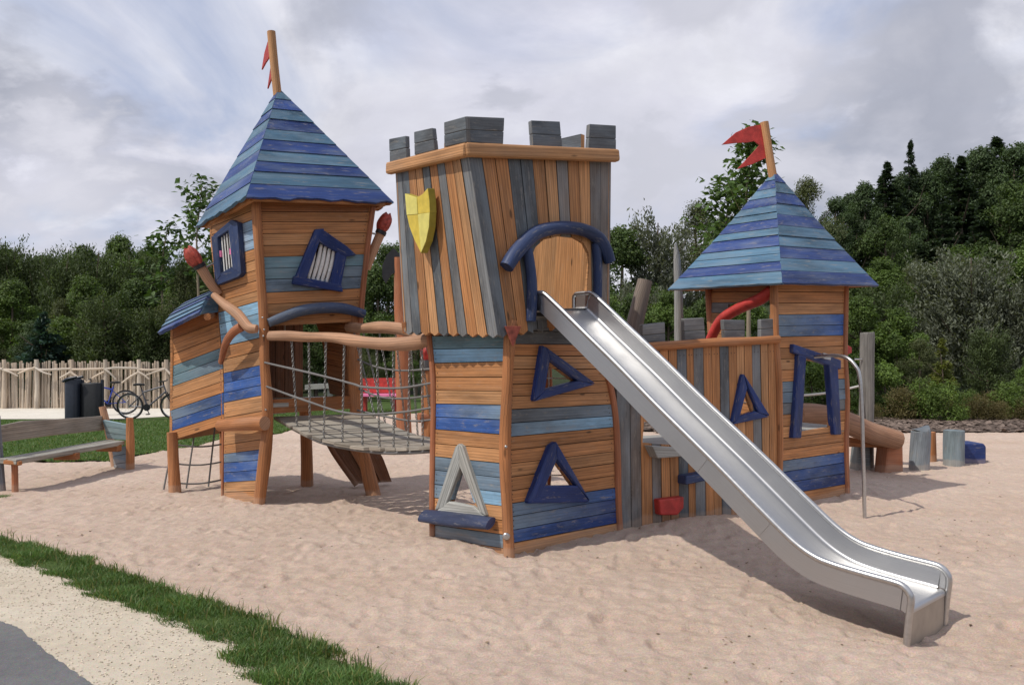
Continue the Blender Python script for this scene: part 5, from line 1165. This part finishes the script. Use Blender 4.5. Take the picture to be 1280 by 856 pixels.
# ================================================================== VEGETATION
def leaf_quads(P_, Nrm, L, Wd, rng, droop=0.0, updir=None):
    """diamond leaves centred at P_, facing Nrm, long axis random in plane (or along updir)"""
    n = len(P_)
    Nrm = Nrm/np.linalg.norm(Nrm, axis=1, keepdims=True)
    r = rng.normal(0, 1, (n, 3)) if updir is None else updir+rng.normal(0, .25, (n, 3))
    T = r-Nrm*np.sum(r*Nrm, 1, keepdims=True); T /= np.linalg.norm(T, axis=1, keepdims=True)+1e-9
    B = np.cross(Nrm, T)
    L = L[:, None]/2; Wd = Wd[:, None]/2
    V = np.stack([P_-T*L, P_+B*Wd-T*L*.15+Nrm*L*.12, P_+T*L, P_-B*Wd-T*L*.15+Nrm*L*.12], 1)
    return V
def crown_broad(name, seed, hgt, wid, n, ls, base, z0=.9, lobes=26, var=.35, tint=(1.25, 1.15, .8), holes=.25, asp=.62):
    rng = np.random.default_rng(seed)
    ctr = []; rad = []
    for i in range(lobes):
        a = rng.random()*6.283; zf = rng.random()**.85
        prof_ = math.sin(min(1, (zf*.92+.12))*math.pi)**.6*(1-.25*zf)
        rr2 = wid/2*prof_*rng.random()**.45*.85
        ctr.append((math.cos(a)*rr2, math.sin(a)*rr2, z0+(hgt-z0)*(.08+.86*zf))); rad.append(wid*(.075+.10*rng.random()**1.5)*(1.1-.35*zf)*(1.35 if lobes < 25 else 1))
    ctr = np.array(ctr); rad = np.array(rad)
    pw = rad**2; pw /= pw.sum(); li = rng.choice(lobes, n, p=pw)
    d = rng.normal(0, 1, (n, 3)); d /= np.linalg.norm(d, axis=1, keepdims=True)
    rr2 = rad[li]*(.62+.5*rng.random(n)**.8)
    # clumping on each lobe
    q = np.array([mnoise.noise(Vector((float(x)*2.6+l*7.7, float(y)*2.6, float(z)*2.6))) for (x, y, z), l in zip(d, li)])
    rr2 *= 1+.55*q
    keep = (rng.random(n) < np.clip(1.0+1.6*q-holes*.3, .12, 1)); li, d, rr2, q = li[keep], d[keep], rr2[keep], q[keep]; n = len(li)
    P_ = ctr[li]+d*rr2[:, None]*np.array([1, 1, .82])
    P_[:, 2] = np.maximum(P_[:, 2], .08)
    Nr = d*.7+rng.normal(0, .55, (n, 3))+np.array([0, 0, .45])
    L = ls*(.6+.8*rng.random(n))
    V = leaf_quads(P_, Nr, L, L*asp, rng)
    lf = 1+var*(rng.random(lobes)-.5)*2
    c = np.array(base)[None]*lf[li][:, None]*(1+.35*(rng.random(n)-.5))[:, None]*(1+.45*np.clip(q, -.6, .8))[:, None]
    yl = rng.random(n)[:, None]**3; c = c*(1+(np.array(tint)-1)[None]*yl)
    return np_mesh(name, V.reshape(-1, 3), np.arange(n*4).reshape(-1, 4), M_LEAF, False, np.repeat(np.clip(c, .004, 1), 4, axis=0))
def crown_conifer(name, seed, hgt, wid, n, ls, base, z0=.5, dens=1.0):
    rng = np.random.default_rng(seed); pts = []; nr = []; up = []; col = []
    nb = int(hgt*22)
    for b in range(nb):
        zf = rng.random()**.9; z = z0+(hgt-z0)*zf; a = rng.random()*6.283; R = wid/2*(1-zf)**.85*(.75+.4*rng.random())+.06
        m = max(6, int(n/nb*(.35+1.3*(1-zf))))
        t_ = rng.random(m)**.7; sp = .10+.18*R*(t_)
        x = R*t_; y = rng.normal(0, 1, m)*sp*.5; dz = -.28*R*t_**1.5+.10*R*t_**3+rng.normal(0, .05, m)
        p = np.stack([math.cos(a)*x-math.sin(a)*y, math.sin(a)*x+math.cos(a)*y, np.maximum(z+dz, .08)], 1)
        pts.append(p); nr.append(np.tile([0, 0, 1.0], (m, 1))+rng.normal(0, .5, (m, 3))); up.append(np.tile([math.cos(a), math.sin(a), -.25], (m, 1)))
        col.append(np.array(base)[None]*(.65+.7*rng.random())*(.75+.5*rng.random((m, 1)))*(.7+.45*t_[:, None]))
    P_ = np.concatenate(pts); n = len(P_); L = ls*(.6+.8*rng.random(n))
    V = leaf_quads(P_, np.concatenate(nr), L, L*.32, rng, updir=np.concatenate(up))
    return np_mesh(name, V.reshape(-1, 3), np.arange(n*4).reshape(-1, 4), M_LEAF, False, np.repeat(np.clip(np.concatenate(col), .004, 1), 4, axis=0))
def crown_willow(name, seed, hgt, wid, n, ls, base, z0=.3, upr=.9):
    """upright, feathery: many ascending twigs with narrow leaves"""
    rng = np.random.default_rng(seed); pts = []; up = []; col = []
    nb = 150; m = n//nb
    for b in range(nb):
        a = rng.random()*6.283; r0 = wid/2*rng.random()**.6; zf = rng.random()
        s = np.array([math.cos(a)*r0*.45, math.sin(a)*r0*.45, z0+(hgt-z0)*zf*.72])
        lng = hgt*(.16+.16*rng.random()); o = r0*.75*(1-zf*.6)
        e = s+np.array([math.cos(a)*o, math.sin(a)*o, lng*upr])
        t_ = rng.random(m); p = s[None]+(e-s)[None]*t_[:, None]+rng.normal(0, .085*(1+.5*lng), (m, 3))*(1.15-.5*t_[:, None])
        p[:, 2] -= .2*o*t_**2; p[:, 2] = np.maximum(p[:, 2], .06)
        pts.append(p); dd = (e-s)/np.linalg.norm(e-s); up.append(np.tile(dd, (m, 1)))
        col.append(np.array(base)[None]*(.68+.64*rng.random())*(.75+.5*rng.random((m, 1))))
    P_ = np.concatenate(pts); n = len(P_); L = ls*(.6+.8*rng.random(n)); Nr = rng.normal(0, 1, (n, 3))+np.array([0, 0, .3])
    V = leaf_quads(P_, Nr, L, L*.36, rng, updir=np.concatenate(up))
    return np_mesh(name, V.reshape(-1, 3), np.arange(n*4).reshape(-1, 4), M_LEAF, False, np.repeat(np.clip(np.concatenate(col), .004, 1), 4, axis=0))
def sapling(seed, hgt, nb, spread, ls, base, z0f=.3):
    """young tree: returns (trunk mesh builder, leaf mesh) with big leaves in loose sprays"""
    rng = np.random.default_rng(seed); rnd = random.Random(seed); mb = MB(); pts = []; up = []
    tip = Vector((.15, 0, hgt)); tr = [Vector((0, 0, -.1)), Vector((.04, .03, hgt*.4)), Vector((-.03, 0, hgt*.75)), tip]
    tube(mb, tr, [.07, .05, .03, .012], (.25, .21, .15), n=20, wob=.04, seg=7)
    for b in range(nb):
        f = z0f+(1-z0f)*(b+.5)/nb; s = catmull(tr, f*.98); a = b*2.4+rnd.uniform(-.5, .5); l = spread*(1.15-.75*f)*rnd.uniform(.6, 1.1)
        e = s+Vector((math.cos(a)*l, math.sin(a)*l, l*rnd.uniform(.45, .95))); m = s.lerp(e, .5)+Vector((0, 0, -.08*l))
        tube(mb, [s, m, e], [.018, .012, .006], (.2, .22, .1), n=6, wob=0, seg=5)
        nl = rnd.randint(38, 52)
        for k in range(nl):
            t_ = .25+.8*(k/nl); q = s.lerp(e, min(t_, 1.03)); o = Vector((rnd.gauss(0, .16), rnd.gauss(0, .16), rnd.gauss(-.02, .11))); pts.append(tuple(q+o)); up.append((o.x*4+math.cos(a)*.3, o.y*4+math.sin(a)*.3, -.35))
    P_ = np.array(pts); n = len(P_); L = ls*(.7+.6*rng.random(n))
    V = leaf_quads(P_, rng.normal(0, .5, (n, 3))+np.array([0, -.25, .8]), L, L*.62, rng, updir=np.array(up))
    c = np.array(base)[None]*(.6+.8*rng.random((n, 1)))
    return mb, np_mesh('sapling_leaves', V.reshape(-1, 3), np.arange(n*4).reshape(-1, 4), M_LEAF, False, np.repeat(c, 4, axis=0))
def trunk_mesh(seed, h, r, limbs=5, col=(.13, .10, .075)):
    rnd = random.Random(seed); mb = MB(); tr = [Vector((0, 0, -.6)), Vector((rnd.uniform(-.1, .1), 0, h*.4)), Vector((rnd.uniform(-.2, .2), rnd.uniform(-.2, .2), h*.9))]
    tube(mb, tr, [r*1.25, r*.85, r*.2], col, n=14, wob=.06, seg=9)
    for i in range(limbs):
        f = .3+.5*i/limbs; s = catmull(tr, f); a = i*2.3; l = h*.28*(1.1-f*.6)
        tube(mb, [s, s+Vector((math.cos(a)*l*.5, math.sin(a)*l*.5, l*.35)), s+Vector((math.cos(a)*l, math.sin(a)*l, l*.9))], [r*.45, r*.3, r*.08], col, n=8, wob=.05, seg=6)
    return mb
DG = (0.062, 0.100, 0.030); MG = (0.086, 0.138, 0.034); BG = (0.095, 0.15, 0.034); OG = (0.088, 0.108, 0.048); SG = (0.135, 0.152, 0.108); PG = (0.040, 0.064, 0.036)
KIND = {}
def kind(key, meshes, h, r, name): KIND[key] = dict(m=meshes, h=h, t=None, r=r, name=name)
kind('dark', [crown_broad('crown', s, 8, 5.6, 30000, .135, DG, lobes=60) for s in (1, 2, 3)], 8, .16, 'broadleaf_tree')
kind('hill', [crown_broad('crown', s, 8, 5.0, 30000, .135, (.052, .083, .034), lobes=60, tint=(1.15, 1.1, .9)) for s in (31, 32)], 8, .16, 'broadleaf_tree')
kind('mid', [crown_broad('crown', s, 7, 4.8, 28000, .12, MG, lobes=50) for s in (4, 5)], 7, .13, 'broadleaf_tree')
kind('olive', [crown_broad('crown', s, 8, 5.0, 28000, .11, OG, lobes=60, var=.25, asp=.5) for s in (6, 7)], 8, .14, 'broadleaf_tree')
kind('bright', [crown_broad('shrub_crown', s, 3, 3.0, 8000, .12, BG, z0=.15, lobes=20) for s in (8, 9)], 3, .05, 'shrub')
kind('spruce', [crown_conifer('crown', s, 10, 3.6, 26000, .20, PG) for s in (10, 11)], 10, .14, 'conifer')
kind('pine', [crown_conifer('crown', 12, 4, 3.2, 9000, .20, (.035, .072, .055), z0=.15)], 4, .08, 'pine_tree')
kind('willow', [crown_willow('crown', s, 6, 3.0, 15000, .15, SG) for s in (13, 14)], 6, .09, 'willow')
kind('birch', [crown_willow('crown', s, 5.5, 2.7, 13000, .125, (.075, .105, .038), upr=.75) for s in (15, 16)], 5.5, .07, 'birch_tree')
kind('low', [crown_broad('shrub_crown', s, 1.6, 2.2, 6000, .085, BG, z0=.05, lobes=18, asp=.45) for s in (17, 18)], 1.6, .03, 'shrub')
kind('gold', [crown_conifer('crown', 19, 3, 1.7, 7000, .13, (.13, .15, .03), z0=.1)], 3, .04, 'conifer')
kind('weed', [crown_willow('stalks', s, 1.1, 1.3, 5000, .065, (.13, .11, .045), z0=.02) for s in (20, 21)], 1.1, .02, 'tall_weeds')
TRK = {}
def tree(key, px, ytop, Y, label, group=None, wid=1.0, var=0, name=None):
    k = KIND[key]; X = (px-CX)*Y/F; zg = hill(X, Y) if Y > 22.5 else 0.0
    top = H+(HY-ytop)*Y/F; s = max(.15, (top-zg)/k['h'])
    o = thing(name or k['name'], (X, Y, zg), label, k['name'].replace('_', ' ') if key in ('bright', 'low', 'weed', 'spruce', 'pine', 'willow', 'birch', 'gold') else 'tree', group)
    o.scale = (s*wid, s*wid, s); o.rotation_euler = (0, 0, (px*1.7+Y) % 6.28)
    if key not in TRK:
        b = trunk_mesh(hash(key) % 97 if False else len(TRK)+3, k['h'], k['r']).build('trunk', M_LOG, o, (0, 0, 0)); TRK[key] = b
    else:
        b = TRK[key].copy(); col_.objects.link(b); b.parent = o
    me = k['m'][var % len(k['m'])]
    c = bpy.data.objects.new('crown' if key not in ('weed',) else 'stalks', me); col_.objects.link(c); c.parent = o
    return o
tr_ = random.Random(21)
GL = 'trees of the wood behind the stick fence'; GR = 'trees of the dark wood on the hillside at the right'; GM = 'trees of the wood between the keep and the right tower'; GB = 'trees of the wood seen past the bridge'
# left wood: back row, then the nearer kinds
for i, px in enumerate(range(-120, 560, 46)):
    yt = 308+tr_.uniform(-16, 20)+(10 if px < 30 else 0)
    tree('dark' if i % 3 else 'mid', px+tr_.uniform(-10, 10), yt, 36+tr_.uniform(-2.5, 3), 'dense dark green broadleaf tree in the wood behind the pale stick fence', GL, .9, i)
for i, px in enumerate(range(-140, 420, 30)):
    tree(('dark', 'olive', 'hill', 'mid')[i % 4], px+tr_.uniform(-9, 9), 318+tr_.uniform(-9, 14), 40+tr_.uniform(-2, 3), 'dense dark green broadleaf tree in the wood behind the pale stick fence', GL, 1.15, i+2)
for i, px in enumerate(range(-100, 340, 44)):
    tree(('hill', 'dark', 'olive')[i % 3], px+tr_.uniform(-9, 9), 392+tr_.uniform(-14, 14), 28+tr_.uniform(-.6, .6), 'middling leafy tree in front of the taller dark trees behind the stick fence', 'middle row of trees behind the stick fence', 1.05, i)
for i, px in enumerate(range(-90, 330, 52)):
    tree(('mid', 'dark', 'mid', 'olive')[i % 4], px+tr_.uniform(-12, 12), 358+tr_.uniform(-15, 18), 29.5+tr_.uniform(-1.2, 1.5), 'middling leafy tree in front of the taller dark trees behind the stick fence', 'middle row of trees behind the stick fence', 1.0, i+1)
tree('pine', 55, 392, 26.6, 'blue-green young pine behind the left half of the stick fence', None, 1.15)
tree('birch', 130, 352, 26.8, 'light green slender birch behind the fence left of the bins', None, 1.15, 0)
tree('birch', 187, 372, 27, 'light green birch behind the fence next to the lean-to hut', None, 1.2, 1)
tree('olive', 232, 330, 27.5, 'olive green tree just left of the tall left tower', None, .8, 0)
for i, (px, yt, ky) in enumerate([(318, 292, 'spruce'), (150, 296, 'mid'), (95, 292, 'birch')]):
    tree(ky, px, yt, 37, ['dark conifer partly hidden behind the left tower', 'grey-green feathery treetop above the wood left of the left tower', 'feathery treetop farthest left above the wood'][i], None, .8, i)
for i, px in enumerate((-20, 14, 47, 78, 118, 168, 205, 268)):
    tree('birch', px, 293+tr_.uniform(-7, 8), 34+tr_.uniform(-2, 2), 'feathery narrow treetop standing out of the wood behind the stick fence', 'feathery treetops along the left skyline', .75, i)
# behind the bridge and the left tower
for i, (px, yt, Yd, ky) in enumerate([(345, 385, 31, 'mid'), (395, 378, 32, 'dark'), (440, 395, 30, 'mid'), (470, 330, 33, 'dark'), (495, 300, 36, 'dark'), (520, 360, 31, 'olive'), (460, 420, 28.5, 'olive'), (505, 425, 28.5, 'mid'), (370, 430, 28.5, 'olive')]):
    tree(ky, px, yt, Yd, 'green tree of the wood seen between the left tower and the keep', GB, .95, i)
# between the keep and the right tower
for i, (px, yt, Yd, ky, lb) in enumerate([(775, 282, 36, 'dark', 'dark dense tree rising right beside the keep'), (822, 258, 37, 'willow', 'tall grey-green willow right of the keep'), (872, 250, 40, 'olive', 'pale olive tree behind the slim grey pole'),
        (800, 345, 30, 'willow', 'lower willow-like tree beside the leaning brown post'), (905, 268, 38, 'olive', 'olive tree behind the swallow-tailed flag')]):
    tree(ky, px, yt, Yd, lb, None, 1.05, i)
for i, px in enumerate((745, 790, 835, 880, 925)):
    tree(('mid', 'dark')[i % 2], px, 372+tr_.uniform(-20, 18), 28+tr_.uniform(-1, 1), 'leafy green tree behind the low castle wall', GM, 1.0, i)
# hillside on the right
tree('olive', 1008, 216, 42, 'greyish green round tree directly right of the flagged roof', None, .85, 1)
tree('spruce', 1138, 176, 54, 'tall narrow spruce standing highest on the skyline of the hill', None, .8)
for i, (px, yt, Yd) in enumerate([(1062, 236, 55), (1098, 224, 56), (1128, 214, 57), (1146, 206, 58), (1180, 198, 57), (1215, 190, 57), (1250, 180, 57), (1286, 172, 56), (1318, 168, 56), (1045, 243, 50), (1082, 228, 51), (1112, 212, 53), (1160, 208, 54), (1198, 192, 53), (1232, 184, 54), (1268, 174, 53), (1305, 165, 52), (1345, 160, 52)]):
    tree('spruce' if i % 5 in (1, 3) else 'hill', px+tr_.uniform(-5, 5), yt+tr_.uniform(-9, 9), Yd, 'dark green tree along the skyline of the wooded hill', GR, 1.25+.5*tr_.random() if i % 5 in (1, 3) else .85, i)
for i, (px, yt, Yd) in enumerate([(970, 285, 44), (1025, 280, 44), (1068, 272, 45), (1105, 262, 44), (1140, 258, 46), (1182, 250, 45), (1222, 238, 46), (1258, 232, 45), (1298, 225, 46), (1340, 225, 45)]):
    tree(('hill', 'spruce', 'spruce', 'dark')[i % 4], px+tr_.uniform(-8, 8), yt+tr_.uniform(-12, 12), Yd, 'dark green tree halfway up the wooded hill', 'second row of trees on the hill', (1.0, 1.5, 1.4, .95)[i % 4], i+1)
for i, (px, yt, Yd) in enumerate([(1010, 330, 35), (1062, 330, 34), (1100, 322, 35), (1148, 318, 36), (1195, 312, 36), (1245, 300, 36), (1290, 300, 35), (1335, 290, 35)]):
    tree(('mid', 'dark', 'mid', 'olive')[i % 4], px+tr_.uniform(-8, 8), yt+tr_.uniform(-8, 8), Yd, 'green tree at the foot of the wooded hill', 'row of trees at the foot of the hill', 1.1, i)
for i, (px, yt, Yd, ky, lb) in enumerate([(1098, 338, 27, 'birch', 'light green feathery tree just right of the right tower roof'), (1215, 302, 27, 'willow', 'tall silvery grey willow at the right'), (1172, 308, 29, 'willow', 'slimmer silvery willow left of the tall silvery one'),
        (1262, 345, 26.5, 'willow', 'silvery willow cut by the right edge of the photo'), (1120, 385, 25, 'mid', 'leafy tree behind the tall grey post'), (1075, 372, 25.5, 'mid', 'leafy tree right behind the right tower'), (1030, 380, 25, 'mid', 'leafy tree seen through the right tower window'), (1150, 420, 24, 'olive', 'olive tree behind the golden conifer'),
        (985, 392, 26, 'dark', 'dark tree hidden mostly by the right tower'), (1235, 400, 24, 'birch', 'low feathery birch in front of the tall silvery willow')]):
    tree(ky, px, yt, Yd, lb, None, 1.15, i)
for i, px in enumerate(range(1092, 1300, 17)):
    tree(('weed', 'low', 'weed')[i % 3], px+tr_.uniform(-5, 5), 497+tr_.uniform(-9, 9), 20.6+tr_.uniform(-.8, .8), 'knee-high light green and straw-coloured weeds along the back edge of the bark bed', 'weeds along the back edge of the bark bed', 1.1, i)
tree('gold', 1178, 424, 21.6, 'yellow-green young conifer at the edge of the bark bed', None, .9)
for i, (px, yt, Yd, ky, lb) in enumerate([(1150, 474, 20.2, 'low', 'yellow-green bush on the bark bed left of the golden conifer'), (1185, 478, 19.8, 'low', 'yellow-green bush at the foot of the golden conifer'), (1262, 478, 20.5, 'low', 'light green bush at the right edge of the bark bed'),
        (1105, 455, 21, 'bright', 'leafy shrub behind the grey-blue stepping post'), (1128, 482, 20.2, 'weed', 'brownish tall weeds left of the yellow-green bushes'), (1222, 492, 20.0, 'weed', 'dry brown weeds between the bushes on the bark bed'), (1248, 500, 19.8, 'weed', 'dry weeds beside the light green bush'), (1300, 470, 20.8, 'low', 'bush cut by the right edge of the photo'),
        (1060, 470, 21, 'bright', 'shrub seen beside the edge of the right tower'), (1015, 455, 21.5, 'bright', 'shrub seen through the window of the right tower'), (1290, 440, 22.5, 'mid', 'small leafy tree at the right edge')]):
    tree(ky, px, yt, Yd, lb, None, 1.0, i, )
for i, px in enumerate((800, 850, 905, 955)):
    tree('bright', px, 440, 22, 'shrub behind the castle wall boards', 'shrubs behind the castle wall', 1.2, i)
# saplings with large leaves
for i, (px, yt, Yd, sp_, lb, nb) in enumerate([(247, 232, 27, 1.5, 'young tree with large drooping leaves beside the left tower roof', 15), (203, 288, 27.5, 1.4, 'shorter young tree with large leaves left of the taller one', 11), (934, 166, 19.0, 1.1, 'young large-leaved tree rising behind the red flag', 30), (908, 222, 20.0, 1.2, 'smaller large-leaved sapling left of the red flag', 20)]):
    X = (px-CX)*Yd/F; h = H+(HY-yt)*Yd/F
    o = thing('young_tree', (X, Yd, 0), lb, 'tree')
    b, lm = sapling(40+i, h, nb, sp_, (.23 if i < 2 else .19), (.07, .125, .03), z0f=.42 if i != 2 else .36); b.build('trunk', M_LOG, o, (0, 0, 0))
    c = bpy.data.objects.new('crown', lm); col_.objects.link(c); c.parent = o
for o in list(bpy.data.objects):
    if '_o' in o.keys(): del o['_o']
